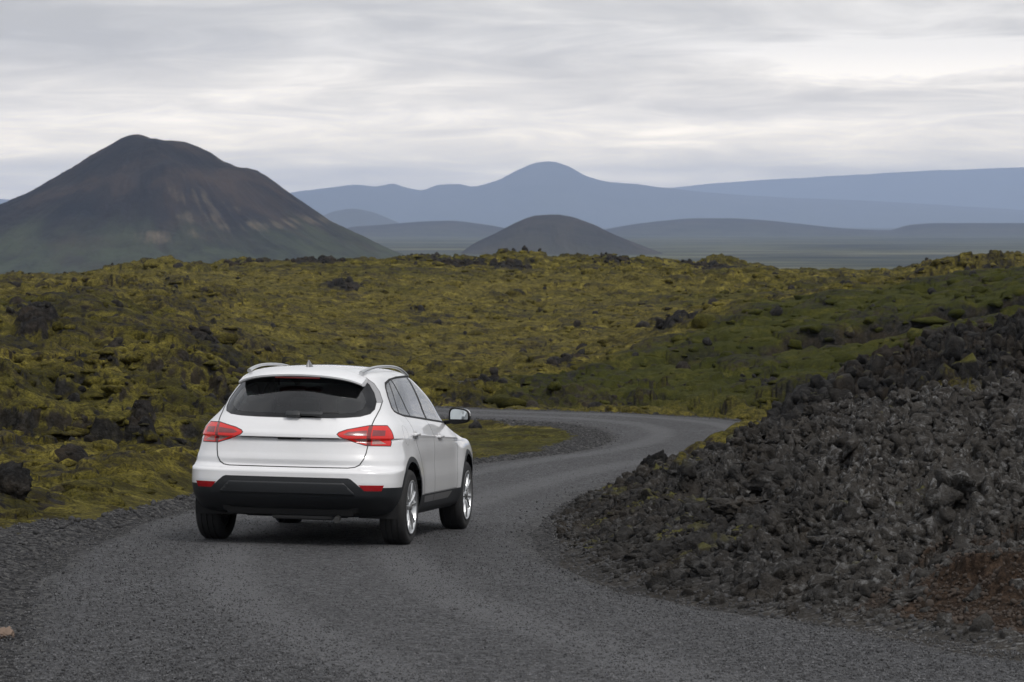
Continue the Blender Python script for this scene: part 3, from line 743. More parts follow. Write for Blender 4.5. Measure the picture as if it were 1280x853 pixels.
ridge('hill', 4100, [(560, 330), (590, 306), (620, 291), (650, 276), (672, 269), (690, 268), (710, 270), (740, 280), (770, 294), (800, 306), (850, 325)], 155, mat_mountain('cone_hill', DARKHILL, (.012, .012, .01), (.05, .05, .035)), seed=3, rough=.08)
ridge('hill', 9000, [(400, 310), (440, 284), (480, 281), (530, 277), (560, 276), (600, 280), (640, 287), (680, 296), (720, 310)], 500, M_MIDHILL, seed=5)
ridge('hill', 9600, [(700, 310), (745, 290), (790, 281), (830, 276), (870, 273), (910, 273), (950, 275), (1000, 280), (1060, 286), (1110, 288), (1140, 281), (1180, 279), (1280, 279), (1400, 280), (1600, 300)], 600, M_MIDHILL, seed=7)
ridge('hill', 14500, [(370, 300), (400, 272), (420, 264), (440, 261), (460, 264), (490, 275), (540, 300)], 500, M_FARHILL, seed=9)
ridge('mountain_range', 24500, [(-500, 290), (-300, 262), (-100, 250), (0, 249), (60, 255), (200, 258), (330, 248), (370, 240), (410, 235), (445, 231), (470, 233), (490, 230), (505, 234), (527, 238), (550, 231), (572, 230), (590, 233), (620, 226), (650, 211), (670, 204), (686, 202), (705, 206), (735, 221), (765, 228), (800, 231), (850, 237), (910, 243), (1000, 248), (1100, 252), (1200, 258), (1300, 264), (1500, 275), (1800, 292)], 2600, M_FARHILL, nx=520, nv=120, seed=11, rough=.13)
ridge('mountain_range', 34000, [(600, 290), (780, 246), (840, 235), (900, 229), (970, 224), (1060, 219), (1150, 214), (1230, 211), (1300, 209), (1400, 211), (1600, 225), (1900, 285)], 3500, M_FARHILL, seed=13, nx=300, nv=90, rough=.08)

# ------------------------------------------------------------------ haze
def haze():
    bm = bmesh.new(); bmesh.ops.create_cube(bm, size=1)
    for v in bm.verts: v.co = Vector((v.co.x * 94000, v.co.y * 78000, -90 if v.co.z < 0 else 690))
    me = bpy.data.meshes.new('haze'); bm.to_mesh(me); bm.free()
    m = bpy.data.materials.new('haze'); m.use_nodes = True; t = m.node_tree; t.nodes.clear()
    o_ = t.nodes.new('ShaderNodeOutputMaterial'); p = t.nodes.new('ShaderNodeVolumePrincipled')
    p.inputs['Color'].default_value = (.57, .71, 1.0, 1); p.inputs['Density'].default_value = 5.4e-5; p.inputs['Anisotropy'].default_value = 0
    t.links.new(p.outputs[0], o_.inputs['Volume']); me.materials.append(m)
    o = link(bpy.data.objects.new('haze', me)); tag(o, kind='stuff')
haze()
# ------------------------------------------------------------------ the car
def lathe(bm, prof, seg=48, axis='x', center=(0, 0, 0)):
    """revolve (offset, radius) pairs round the car's x axis"""
    rows = []
    for o, r in prof:
        row = []
        for k in range(seg):
            a = 2 * math.pi * k / seg
            row.append(bm.verts.new((center[0] + o, center[1] + r * math.cos(a), center[2] + r * math.sin(a))))
        rows.append(row)
    for a, b in zip(rows[:-1], rows[1:]):
        for k in range(seg):
            bm.faces.new((a[k], a[(k + 1) % seg], b[(k + 1) % seg], b[k]))
    return rows

def add_box(bm, c, s, rot=None, bevel=0.0, seg=2, taper=1.0):
    r = bmesh.ops.create_cube(bm, size=1); vs = r['verts']
    for v in vs:
        k = taper if v.co.z > 0 else 1.0
        v.co = Vector((v.co.x * s[0] * k, v.co.y * s[1] * k, v.co.z * s[2]))
    if bevel:
        es = list({e for v in vs for e in v.link_edges})
        vs = list({v for f in bmesh.ops.bevel(bm, geom=es, offset=bevel, segments=seg, affect='EDGES', profile=.5)['faces'] for v in f.verts} | {v for v in vs if v.is_valid})
    for v in vs:
        if rot is not None: v.co = rot @ v.co
        v.co += Vector(c)

def tube(bm, pts, rad, seg=8, flat=1.0, caps=True):
    pts = [Vector(p) for p in pts]; rows = []
    for i, p in enumerate(pts):
        t = (pts[min(i + 1, len(pts) - 1)] - pts[max(i - 1, 0)]).normalized()
        s = t.cross(Vector((0, 0, 1)));
        if s.length < 1e-4: s = Vector((1, 0, 0))
        s.normalize(); u = s.cross(t)
        r = rad[i] if isinstance(rad, (list, tuple)) else rad
        rows.append([bm.verts.new(p + (s * math.cos(2 * math.pi * k / seg) + u * math.sin(2 * math.pi * k / seg) * flat) * r) for k in range(seg)])
    for a, b in zip(rows[:-1], rows[1:]):
        for k in range(seg): bm.faces.new((a[k], a[(k + 1) % seg], b[(k + 1) % seg], b[k]))
    if caps: bm.faces.new(rows[0]); bm.faces.new(rows[-1][::-1])

def mat_paint():
    m = NT('white_paint'); v = m.coord()
    # road dust thins out upwards over the lower panels, with blotchy edges
    d = m.ramp(m.noise(v, 3.5, 5, .6), [(.35, 0.0), (.75, .10)])
    c = m.mix(d, (.77, .776, .795), (.40, .385, .36))
    nb = m.bump(m.noise(v, 55, 2), .012, .002)
    m.bsdf(c, .32, nb, Coat_Weight=1.0, Coat_Roughness=.04, Specular_IOR_Level=.5); return m.m

def mat_glass(name, tint, ior, gain=1.0, rough=.01):
    m = NT(name); fr = m.n('Fresnel', IOR=ior); tr = m.n('BsdfTransparent'); gl = m.n('BsdfGlossy', Roughness=rough)
    tr.inputs[0].default_value = (*tint, 1); gl.inputs[0].default_value = (.97, .98, 1, 1)
    mx = m.n('MixShader'); m.l(m.math('MULTIPLY', fr.outputs[0], gain, True), mx.inputs[0])
    m.l(tr.outputs[0], mx.inputs[1]); m.l(gl.outputs[0], mx.inputs[2]); m.l(mx.outputs[0], m.out.inputs['Surface']); return m.m

def pip(p, poly):
    x, y = p; ins = False; n = len(poly); j = n - 1
    for i in range(n):
        xi, yi = poly[i]; xj, yj = poly[j]
        if (yi > y) != (yj > y) and x < (xj - xi) * (y - yi) / (yj - yi) + xi: ins = not ins
        j = i
    return ins

def mirror_x(p): return [(-a, b) for a, b in p][::-1]

KEYS = [ # z, rear y, front y, width rear, width mid, width front, rear corner, exponent
 (.235, -.36, 3.32, .76, .82, .72, .36, 3.0), (.285, -.55, 3.44, .84, .90, .80, .40, 3.1), (.36, -.70, 3.51, .872, .928, .85, .44, 3.3), (.45, -.782, 3.54, .902, .938, .87, .46, 3.4),
 (.56, -.80, 3.55, .912, .940, .88, .47, 3.5), (.636, -.80, 3.55, .912, .936, .88, .48, 3.5), (.655, -.790, 3.55, .911, .935, .88, .48, 3.4), (.672, -.755, 3.55, .909, .934, .88, .50, 3.1), (.70, -.736, 3.55, .906, .932, .88, .52, 2.9), (.742, -.744, 3.54, .904, .930, .88, .54, 2.8),
 (.80, -.730, 3.53, .900, .925, .87, .56, 2.7), (.86, -.718, 3.50, .896, .915, .86, .56, 2.6), (.900, -.708, 3.46, .892, .907, .85, .56, 2.6), (.921, -.692, 3.42, .888, .904, .845, .56, 2.6), (.934, -.736, 3.38, .885, .901, .84, .57, 2.6), (.958, -.732, 3.28, .878, .896, .83, .57, 2.6),
 (1.0, -.708, 3.10, .862, .886, .80, .56, 2.6), (1.045, -.684, 2.88, .835, .868, .78, .56, 2.5), (1.09, -.655, 2.72, .795, .838, .75, .56, 2.5), (1.13, -.626, 2.62, .760, .804, .73, .55, 2.4), (1.18, -.588, 2.52, .728, .774, .71, .55, 2.4),
 (1.25, -.535, 2.38, .693, .742, .69, .54, 2.4), (1.35, -.460, 2.17, .645, .694, .65, .53, 2.3), (1.43, -.398, 1.98, .600, .650, .61, .52, 2.3), (1.475, -.360, 1.86, .558, .612, .58, .50, 2.3), (1.508, -.315, 1.75, .500, .560, .53, .48, 2.3), (1.527, -.26, 1.65, .43, .49, .46, .45, 2.3)]

def body_surface():
    K = np.array(KEYS); tk = np.concatenate([[0], np.cumsum(np.hypot(np.diff(K[:, 0]), np.hypot(np.diff(K[:, 1]), np.diff(K[:, 3]))))])
    fs = [pchip(tk, K[:, i]) for i in range(8)]
    t = np.unique(np.concatenate([np.linspace(0, tk[-1], 110), tk]))
    nT, nS, nF = 40, 110, 26
    bm = bmesh.new(); rings = []
    for s in t:
        z, yr, yf, wr, wm, wf, Lr, ex = [float(f(s)) for f in fs]
        th = np.linspace(0, math.pi / 2, nT); Lf = .62 if z < .9 else (.62 + (z - .9) / .15 * .13 if z < 1.05 else .75)
        y1 = yr + Lr * (1 - np.cos(th) ** (2 / ex)); sx1 = np.sin(th) ** (2 / ex)
        y2 = np.linspace(yr + Lr, yf - Lf, nS + 2)[1:-1]
        ph = np.linspace(math.pi / 2, 0, nF); y3 = yf - Lf * (1 - np.cos(ph) ** (2 / 2.4)); sx3 = np.sin(ph) ** (2 / 2.4)
        y = np.concatenate([y1, y2, y3]); sx = np.concatenate([sx1, np.ones(nS), sx3])
        W = wr + (wm - wr) * sstep(-.45, .75, y); W = W + (wf - W) * sstep(2.2, 3.3, y) * .8
        for yw in (0, 2.64): W = W + .024 * np.exp(-((y - yw) / .46) ** 4) * (1 - sstep(.66, .90, z))
        # shoulder crease and a hollow below it along the doors
        W = W + (.008 * np.exp(-((z - .965) / .022) ** 2) - .010 * np.exp(-((z - .72) / .15) ** 2)) * sstep(.05, .4, y) * (1 - sstep(2.0, 2.4, y))
        x = W * sx
        zz = z - .036 * ((np.minimum(y, .75) - .75) / 1.15) ** 2 * sstep(1.2, 1.51, z) - .05 * ((np.maximum(y, .75) - .75)) ** 2 * sstep(1.2, 1.51, z)
        zz = zz - .048 * np.clip(y, 0, 2.7) * math.exp(-((z - 1.07) / .17) ** 2)
        rings.append((x, y, zz))
    V = []
    for x, y, zz in rings:
        row = [bm.verts.new((-x[i], y[i], zz[i])) for i in range(len(x) - 1, 0, -1)] + [bm.verts.new((x[i], y[i], zz[i])) for i in range(len(x))]
        V.append(row)
    for a, b in zip(V[:-1], V[1:]):
        for i in range(len(a) - 1): bm.faces.new((a[i], a[i + 1], b[i + 1], b[i]))
    # roof cap: spans from left to right
    x, y, zz = rings[-1]; nC = 26; prev = None
    last = V[-1]; n = len(x); mid = n - 1
    for i in range(1, n - 1):
        l, r = last[mid - i], last[mid + i]; row = [l]
        for k in range(1, nC):
            s = -1 + 2 * k / nC
            row.append(bm.verts.new((x[i] * s, y[i], zz[i] + .13 * x[i] ** 2 * (1 - s * s))))
        row.append(r)
        if prev is None:
            c = last[mid]
            for k in range(nC): bm.faces.new((c, row[k + 1], row[k]))
        else:
            for k in range(nC): bm.faces.new((prev[k], prev[k + 1], row[k + 1], row[k]))
        prev = row
    bmesh.ops.remove_doubles(bm, verts=bm.verts, dist=2e-4)
    bmesh.ops.recalc_face_normals(bm, faces=bm.faces)
    return bm

def circle(cy, cz, r, n=40): return [(cy + r * math.cos(2 * math.pi * k / n), cz + r * math.sin(2 * math.pi * k / n)) for k in range(n)]

GLASS_R = [(0, 1.100), (.30, 1.102), (.46, 1.107), (.57, 1.118), (.635, 1.142), (.656, 1.180), (.652, 1.245), (.615, 1.32), (.565, 1.39), (.52, 1.425), (.46, 1.443), (.3, 1.452), (0, 1.456)]
REAR_GLASS = GLASS_R + mirror_x(GLASS_R)[1:-1]
GATE_R = [(0, .680), (.52, .681), (.575, .688), (.612, .71), (.64, .755), (.655, .81), (.664, .88), (.672, .96), (.676, 1.045), (.684, 1.12), (.690, 1.18), (.686, 1.25), (.645, 1.33), (.592, 1.40), (.53, 1.445), (.45, 1.475), (0, 1.49)]
GATE = GATE_R + mirror_x(GATE_R)[1:-1]
BUMP_R = [(0, .597), (.535, .597), (.56, .588), (.60, .555), (.632, .526), (.66, .520), (1.3, .518), (1.3, .1), (0, .1)]
BUMPER = BUMP_R[:-1] + mirror_x(BUMP_R[:-1])[:-1]
PANEL = [(-.50, .555), (.50, .555), (.585, .47), (.585, .455), (-.585, .455), (-.585, .47)]
LIGHT_R = [(1.2, 1.045), (.66, 1.045), (.487, 1.007), (.428, .984), (.413, .966), (.433, .945), (.545, .903), (.65, .872), (1.2, .866)]
LIGHT_S = [(-1.2, 1.2), (-.375, 1.2), (-.385, 1.04), (-.405, .94), (-.445, .87), (-.47, .8), (-1.2, .8)]
LWIN = [[(.652, 1.003), (.505, .988), (.462, .966), (.50, .955), (.652, .955)], [(.695, 1.006), (.785, 1.003), (.79, .957), (.695, .955)]]
LCLR = [[(.652, .932), (.54, .925), (.60, .903), (.652, .887)], [(.695, .926), (.745, .920), (.80, .888), (.695, .884)]]
LBAR = [(.658, 1.08), (.688, 1.08), (.684, .85), (.652, .85)]
REFL = [(.622, .540), (.825, .540), (.805, .490), (.672, .490)]
DLO = [(-.005, 1.19), (.035, 1.29), (.09, 1.36), (.16, 1.405), (.36, 1.437), (.65, 1.457), (1.16, 1.467), (1.46, 1.455), (1.68, 1.41), (1.87, 1.35), (2.15, 1.20), (2.36, 1.062), (2.35, 1.03), (2.1, 1.030), (1.0, 1.082), (.27, 1.118), (.08, 1.145), (.02, 1.16)]
WQ = [(.025, 1.195), (.06, 1.285), (.11, 1.35), (.17, 1.39), (.275, 1.411), (.145, 1.150), (.09, 1.158), (.04, 1.172)]
WT = [(.305, 1.416), (.395, 1.428), (.492, 1.119), (.275, 1.132), (.172, 1.146)]
WR = [(.43, 1.434), (.65, 1.444), (1.10, 1.452), (1.17, 1.088), (.53, 1.117)]
WF = [(1.18, 1.452), (1.44, 1.441), (1.66, 1.395), (1.85, 1.335), (2.12, 1.19), (2.26, 1.085), (2.23, 1.043), (2.05, 1.045), (1.25, 1.083)]
DOOR_R = [(.29, 1.117), (.275, .98), (.32, .86), (.42, .73), (.49, .62), (.515, .52), (.51, .425), (1.0, .425), (1.01, .60), (1.09, .88), (1.15, 1.076)]
DOOR_F = [(1.0, .425), (2.06, .425), (2.09, .62), (2.19, .90), (2.30, 1.026), (2.1, 1.030), (1.15, 1.076), (1.09, .88), (1.01, .60)]
FRIT_R = [(0, 1.135), (.42, 1.140), (.52, 1.152), (.575, 1.185), (.585, 1.24), (.545, 1.315), (.49, 1.368), (.40, 1.392), (0, 1.400)]
CLEAR = FRIT_R + mirror_x(FRIT_R)[1:-1]
SHADE_STRIP = [(-.43, .9215), (.43, .9215), (.43, .9345), (-.43, .9345)]
FLAP = circle(-.055, .955, .085, 20)
HEADL = [(3.02, .86), (3.7, .82), (3.7, .71), (3.14, .75)]
SILLT = [(.60, .345), (.985, .345), (.985, .405), (.56, .405)]
SILLT2 = [(1.0, .345), (1.70, .345), (1.86, .405), (1.0, .405)]
WSHIELD_R = [(0, 1.06), (.55, 1.07), (.66, 1.10), (.58, 1.30), (.50, 1.42), (0, 1.445)]
WSHIELD = WSHIELD_R + mirror_x(WSHIELD_R)[1:-1]

def build_car():
    yaw = R(9.7); gx, gy = -.021, -.0503
    f = Vector((math.sin(yaw), math.cos(yaw), gx * math.sin(yaw) + gy * math.cos(yaw))).normalized()
    up = Vector((-gx, -gy, 1)).normalized(); r = f.cross(up).normalized(); up = r.cross(f)
    pos = Vector((-1.801, 25.166, float(road_z(np.array([-1.801]), np.array([25.16]))[0]) - .012))
    M = Matrix(((r.x, f.x, up.x, pos.x), (r.y, f.y, up.y, pos.y), (r.z, f.z, up.z, pos.z), (0, 0, 0, 1)))
    root = empty('car', M)
    tag(root, 'white compact suv seen from behind driving on the winding asphalt road', 'car')
    paint = mat_paint(); plastic = simple('dark_plastic', (.017, .019, .022), .5, .25, 40, .15, 900)
    black = simple('gloss_black', (.008, .008, .009), .55, Specular_IOR_Level=.25); rubber = simple('seal_rubber', (.010, .010, .011), .6); tyre_m = simple('tyre_rubber', (.018, .018, .019), .82, .3, 25, .3, 260)
    under = simple('underbody_black', (.009, .009, .010), .8)
    rg = mat_glass('rear_glass', (.50, .58, .56), 1.5, 1.5); frit = mat_glass('frit_glass', (.05, .055, .06), 1.5, 1.1); sg = mat_glass('side_glass', (.45, .50, .50), 1.7, 1.4); wg = mat_glass('windscreen_glass', (.78, .84, .82), 1.5)
    red = simple('red_lens', (.46, .008, .007), .2, .15, 30, Coat_Weight=.35, Emission_Color=(1, .04, .025, 1), Emission_Strength=.13)
    redd = simple('dark_red_lens', (.16, .008, .008), .15, .15, 30, Coat_Weight=1.0); win = simple('smoked_lens', (.20, .035, .04), .25, .3, 60, Coat_Weight=.4)
    clr = simple('clear_lens', (.42, .26, .24), .25, .4, 70, Coat_Weight=.4); refl = simple('reflector_red', (.33, .008, .012), .22, .2, 90, Coat_Weight=.6)
    alu = simple('silver_metal', (.62, .63, .64), .34, .06, 9, Metallic=.85); rimm = simple('alloy_silver', (.66, .67, .68), .30, .06, 9, Metallic=.9)
    grey = simple('grey_trim', (.20, .20, .205), .4, .1, 12, Metallic=.5); cloth = simple('seat_fabric', (.022, .023, .025), .85, .2, 40); lining = simple('cabin_lining', (.10, .10, .10), .9)

    bm = body_surface()
    def cut(proj, poly, filt):
        """split the faces along the outline, keeping the cuts local to each side of it"""
        n = len(poly); k = 0 if proj == 'R' else 1
        A0, A1 = min(p[0] for p in poly) - .01, max(p[0] for p in poly) + .01; B0, B1 = min(p[1] for p in poly) - .01, max(p[1] for p in poly) + .01
        def box(fc):
            co = [v.co for v in fc.verts]; u = [q[k] for q in co]; w = [q.z for q in co]
            return min(u), max(u), min(w), max(w)
        cand = {}
        for fc in bm.faces:
            if not filt(fc.verts[0].co): continue
            b = box(fc)
            if b[1] >= A0 and b[0] <= A1 and b[3] >= B0 and b[2] <= B1: cand[fc] = b
        for i in range(n):
            (a0, a1), (b0, b1) = poly[i], poly[(i + 1) % n]
            dx, dz = b0 - a0, b1 - a1; L = math.hypot(dx, dz)
            if L < 1e-6: continue
            lo0, hi0, lo1, hi1 = min(a0, b0) - 1e-4, max(a0, b0) + 1e-4, min(a1, b1) - 1e-4, max(a1, b1) + 1e-4
            fs = [fc for fc, b in cand.items() if not (b[2] > hi1 or b[3] < lo1 or b[0] > hi0 or b[1] < lo0)]
            if not fs: continue
            es = {e for q in fs for e in q.edges}; vs = {v for q in fs for v in q.verts}
            if proj == 'R': pc, pn = (a0, 0, a1), (-dz / L, 0, dx / L)
            else: pc, pn = (0, a0, a1), (0, -dz / L, dx / L)
            r_ = bmesh.ops.bisect_plane(bm, geom=fs + list(es) + list(vs), dist=4e-4, plane_co=pc, plane_no=pn)
            for fc in fs:
                if not fc.is_valid: cand.pop(fc)
            for g in r_['geom']:
                if isinstance(g, bmesh.types.BMFace) and g.is_valid: cand[g] = box(g)
    rear = lambda c: c.y < .12
    rearR = lambda c: c.y < .02
    for P in (SHADE_STRIP, CLEAR, REAR_GLASS, GATE, BUMPER, PANEL, [(-.8, 1.236), (.8, 1.236), (.8, 1.44), (-.8, 1.44)]): cut('R', P, rear)
    for P in [LIGHT_R] + LWIN + LCLR + [LBAR, REFL]:
        cut('R', P, rearR); cut('R', mirror_x(P), rearR)
    cut('R', WSHIELD, lambda c: c.y > 1.5)
    side = lambda c: abs(c.x) > .45
    AR = [circle(0, .34, .385, 44), circle(2.64, .34, .385, 44), circle(0, .34, .432, 44), circle(2.64, .34, .432, 44)]
    for P in AR + [DLO, WQ, WT, WR, WF, DOOR_R, DOOR_F, FLAP, HEADL, SILLT, SILLT2, [(-1.2, .518), (4, .518), (4, .42), (-1.2, .42)]]: cut('S', P, side)
    cut('S', LIGHT_S, lambda c: abs(c.x) > .6 and c.y < 0)
    bm.normal_update()
    nrm = {}
    ids = {}
    for fc in bm.faces:
        c = fc.calc_center_median(); R_ = (c.x, c.z); S_ = (c.y, c.z); ax = (abs(c.x), c.z); sd = 'r' if c.x > 0 else 'l'
        p = 'body'; out = abs(c.x) > .45
        if c.z < .42 and c.y > -.4: p = 'cladding'
        if c.y > 2.9 and c.z < .518: p = 'cladding'
        if out and (pip(S_, DOOR_R)): p = 'rear_door_' + sd
        elif out and pip(S_, DOOR_F): p = 'front_door_' + sd
        if out and (pip(S_, AR[2]) or pip(S_, AR[3])): p = 'cladding'
        if out and pip(S_, DLO): p = 'pillar_' + sd
        if out:
            for nm, P in (('q', WQ), ('t', WT), ('r', WR), ('f', WF)):
                if pip(S_, P): p = 'win_' + nm + sd
            if pip(S_, FLAP) and c.x > 0: p = 'fuel_flap'
            if pip(S_, SILLT) or pip(S_, SILLT2): p = 'sill_' + sd
        if c.y < .1:
            if pip(R_, GATE) and c.y < .1: p = 'tailgate'
            if pip(R_, SHADE_STRIP) and c.y < 0: p = 'shade_strip'
            if pip(R_, REAR_GLASS) and c.y < .1: p = 'rear_glass' if pip(R_, CLEAR) else 'frit'
            if p == 'tailgate' and 1.236 < c.z < 1.44 and abs(c.x) > .48: p = 'fin_' + sd
            if pip(R_, BUMPER) and c.y < -.30 and not (out and pip(S_, AR[2])): p = 'bumper'
            if pip(R_, PANEL) and c.y < -.4: p = 'bumper_panel'
            if pip(ax, LIGHT_R) and pip(S_, LIGHT_S):
                p = 'light_' + sd
                for P in LWIN:
                    if pip(ax, P): p = 'lwin_' + sd
                for P in LCLR:
                    if pip(ax, P): p = 'lclr_' + sd
                if pip(ax, LBAR): p = 'lbar_' + sd
            if pip(ax, REFL) and c.y < -.35: p = 'refl_' + sd
        if c.y > 1.55 and pip(R_, WSHIELD): p = 'windscreen'
        if abs(c.x) > .42 and pip(S_, HEADL): p = 'head_' + sd
        if out and (pip(S_, AR[0]) or pip(S_, AR[1])): p = None
        ids.setdefault(p, []).append(fc)
    fid = {fc.index: p for p, l in ids.items() for fc in l} if False else {fc: p for p, l in ids.items() for fc in l}

    def extract(p, name, mat, parent=root, off=0.0):
        fs = ids.get(p, [])
        vm = {}; V = []; N = []; Fs = []
        for fc in fs:
            idx = []
            for v in fc.verts:
                if v not in vm: vm[v] = len(V); V.append(v.co + v.normal * off); N.append(v.normal.copy())
                idx.append(vm[v])
            Fs.append(idx)
        if not Fs: print('EMPTY PART', p); return None
        me = bpy.data.meshes.new(name); me.from_pydata([v[:] for v in V], [], Fs); me.update(); me.materials.append(mat)
        me.polygons.foreach_set('use_smooth', [True] * len(me.polygons))
        me.normals_split_custom_set_from_vertices([n[:] for n in N])
        return link(bpy.data.objects.new(name, me), parent)

    def seams(name, pairs, width, height, mat, parent=root):
        """thin strips along the edges where two panels meet"""
        sel = []
        for e in bm.edges:
            if len(e.link_faces) != 2: continue
            a, c = fid.get(e.link_faces[0]), fid.get(e.link_faces[1])
            if a != c and pairs(a, c) and e.calc_length() > 1e-5: sel.append(e)
        left = set(sel)
        while left:
            run = []; todo = [left.pop()]
            while todo:
                e = todo.pop(); run.append(e)
                for v in e.verts:
                    for q in v.link_edges:
                        if q in left: left.discard(q); todo.append(q)
            if len(run) < 5: continue
            b = bmesh.new(); vmap = {}
            for e in run:
                p, q = e.verts[0].co, e.verts[1].co; t = (q - p).normalized()
                n = ((e.verts[0].normal + e.verts[1].normal) / 2).normalized(); s = t.cross(n)
                ring = []
                for v, g in ((e.verts[0], -1), (e.verts[1], 1)):
                    row = []
                    for k, h in ((-1, -.002), (-.8, height), (.8, height), (1, -.002)):
                        row.append(b.verts.new(v.co + t * g * width * .25 + s * (k * width / 2) + n * h))
                    ring.append(row)
                for k in range(3): b.faces.new((ring[0][k], ring[0][k + 1], ring[1][k + 1], ring[1][k]))
            bmesh.ops.remove_doubles(b, verts=b.verts, dist=1e-4)
            bm_obj(name, b, mat, parent, smooth=False)

    body = extract('body', 'body', paint)
    gate = extract('tailgate', 'tailgate', paint); extract('shade_strip', 'garnish_recess', simple('recess_grey', (.10, .10, .105), .5), gate)  # dark strip paints the shadow line under the tailgate ledge
    glass = extract('rear_glass', 'rear_window', rg)
    extract('frit', 'glass_border', frit, glass)
    bump = extract('bumper', 'bumper', plastic)
    pn = extract('bumper_panel', 'bumper_panel', plastic, bump, .004); md = pn.modifiers.new('thick', 'SOLIDIFY'); md.thickness = .012; md.offset = 0
    extract('cladding', 'cladding', plastic)
    for s in 'rl':
        L = extract('light_' + s, 'tail_light', red)
        extract('lwin_' + s, 'lamp_lens', win, L); extract('lclr_' + s, 'reverse_lamp', clr, L); extract('lbar_' + s, 'lamp_divider', redd, L)
        extract('refl_' + s, 'reflector', refl); extract('head_' + s, 'headlight', clr)
        rd = extract('rear_door_' + s, 'door', paint); fd = extract('front_door_' + s, 'door', paint)
        extract('pillar_' + s, 'window_pillar', black)
        extract('win_q' + s, 'quarter_window', sg)
        extract('win_t' + s, 'side_window', sg, rd); extract('win_r' + s, 'side_window', sg, rd); extract('win_f' + s, 'side_window', sg, fd)
        extract('sill_' + s, 'sill_trim', grey)
        sx = 1 if s == 'r' else -1
        for dr, y, z in ((rd, .28, .957), (fd, 1.38, .917)):
            b = bmesh.new(); add_box(b, (sx * .912, y, z), (.028, .20, .026), bevel=.010, seg=3); add_box(b, (sx * .893, y - .0, z), (.03, .04, .02))
            h = bm_obj('handle', b, paint, dr)
            b = bmesh.new(); lathe(b, [(sx * .0, .0005), (sx * .0, .034), (sx * -.012, .040)], 20, center=(sx * .8985, y + .01, z - .006)); 
            bm_obj('handle_recess', b, simple('recess_shade', (.42, .42, .43), .5), h)
    extract('fuel_flap', 'fuel_flap', paint)
    extract('windscreen', 'windscreen', wg)
    is_win = lambda q: q is not None and (q.startswith('win_') or q.startswith('pillar') )
    seams('panel_gap', lambda a, c: ('tailgate' in (a, c) and 'shade_strip' not in (a, c) and 'frit' not in (a, c)) and not any(str(q).startswith('fin') for q in (a, c)) and not any(str(q).startswith('l') for q in (a, c)), .010, .003, rubber)
    seams('panel_gap', lambda a, c: any(q and 'door' in q for q in (a, c)) and not any(is_win(q) for q in (a, c)) and None not in (a, c), .0045, .0006, simple('gap_grey', (.05, .05, .052), .7))
    seams('panel_gap', lambda a, c: 'fuel_flap' in (a, c), .003, .0004, simple('gap_pale', (.22, .22, .22), .7))
    seams('glass_seal', lambda a, c: ('frit' in (a, c) and 'rear_glass' not in (a, c)) or 'windscreen' in (a, c) or ('body' in (a, c) and any(str(q).startswith('fin') for q in (a, c))), .008, .0025, rubber)
    seams('window_trim', lambda a, c: sum(bool(q and q.startswith('pillar')) for q in (a, c)) == 1 and not any(q and q.startswith('win_') for q in (a, c)), .014, .004, black)
    seams('lamp_seal', lambda a, c: sum(bool(q and q[:2] in ('li', 'lb')) for q in (a, c)) == 1 and not any(q and q[:3] in ('lwi', 'lcl') for q in (a, c)), .008, .001, rubber)

    # spoiler over the rear window ---------------------------------------
    b = bmesh.new(); rows = []
    for k in range(33):
        s = -1 + 2 * k / 32; x = .548 * s; e = abs(s) ** 3.0
        yb = -.482 + .12 * e; yt = -.215 + .06 * e
        zr = 1.470 - .045 * s * s - .03 * abs(s) ** 6; zt = 1.530 + .004 - .030 * s * s - .062 * abs(s) ** 5
        zm = (zr + zt) / 2 + .014; ym = yb + .11
        rows.append([b.verts.new(p) for p in ((x, yt, zt), (x, ym + .06, zm + .012), (x, yb + .02, zr + .008), (x, yb, zr), (x, yb + .004, zr - .014), (x, yb + .03, zr - .022), (x, yb + .12, zr - .018), (x, yt, zt - .03))])
    for a, c in zip(rows[:-1], rows[1:]):
        n = len(a)
        for k in range(n): b.faces.new((a[k], a[(k + 1) % n], c[(k + 1) % n], c[k]))
    b.faces.new(rows[0]); b.faces.new(rows[-1][::-1])
    sp = bm_obj('spoiler', b, paint, root, sharp=40)
    b = bmesh.new(); add_box(b, (0.0, -.452, 1.441), (.40, .03, .020), bevel=.006); bm_obj('brake_light', b, redd, sp)
    for s in 'rl': extract('fin_' + s, 'spoiler_fin', simple('fin_grey', (.30, .30, .31), .25, Coat_Weight=.6), sp, .002)
    bm.free()
    # wiper ------------------------------------------------------------------
    b = bmesh.new(); tilt = Matrix.Rotation(R(-36), 3, 'X')
    add_box(b, (.02, -.665, 1.128), (.13, .045, .055), tilt, .014); add_box(b, (.155, -.664, 1.135), (.25, .025, .034), tilt, .008)
    wp = bm_obj('rear_wiper', b, plastic, root)
    b = bmesh.new(); add_box(b, (.22, -.648, 1.148), (.40, .014, .014), tilt, .003); bm_obj('wiper_blade', b, rubber, wp)
    # tailgate handle -----------------------------------------------------------
    b = bmesh.new(); add_box(b, (.0, -.706, .922), (.20, .03, .016), bevel=.004); bm_obj('tailgate_handle', b, black, gate)
    # roof rails -----------------------------------------------------------------
    for sx in (1, -1):
        b = bmesh.new(); P = []; n = 40
        for k in range(n + 1):
            t = k / n; y = -.20 + 1.95 * t
            zr = 1.527 + .01 - .036 * ((min(y, .75) - .75) / 1.15) ** 2 - .05 * (max(y, .75) - .75) ** 2
            lift = .036 * (1 - abs(2 * t - 1) ** 3.2)
            P.append((sx * (.500 + .03 * math.sin(math.pi * t)), y, zr - .034 + lift + .012))
        tube(b, P, [.0125 + .006 * abs(2 * k / n - 1) ** 4 for k in range(n + 1)], 10, 1.0)
        bm_obj('roof_rail', b, alu, root, sharp=60)
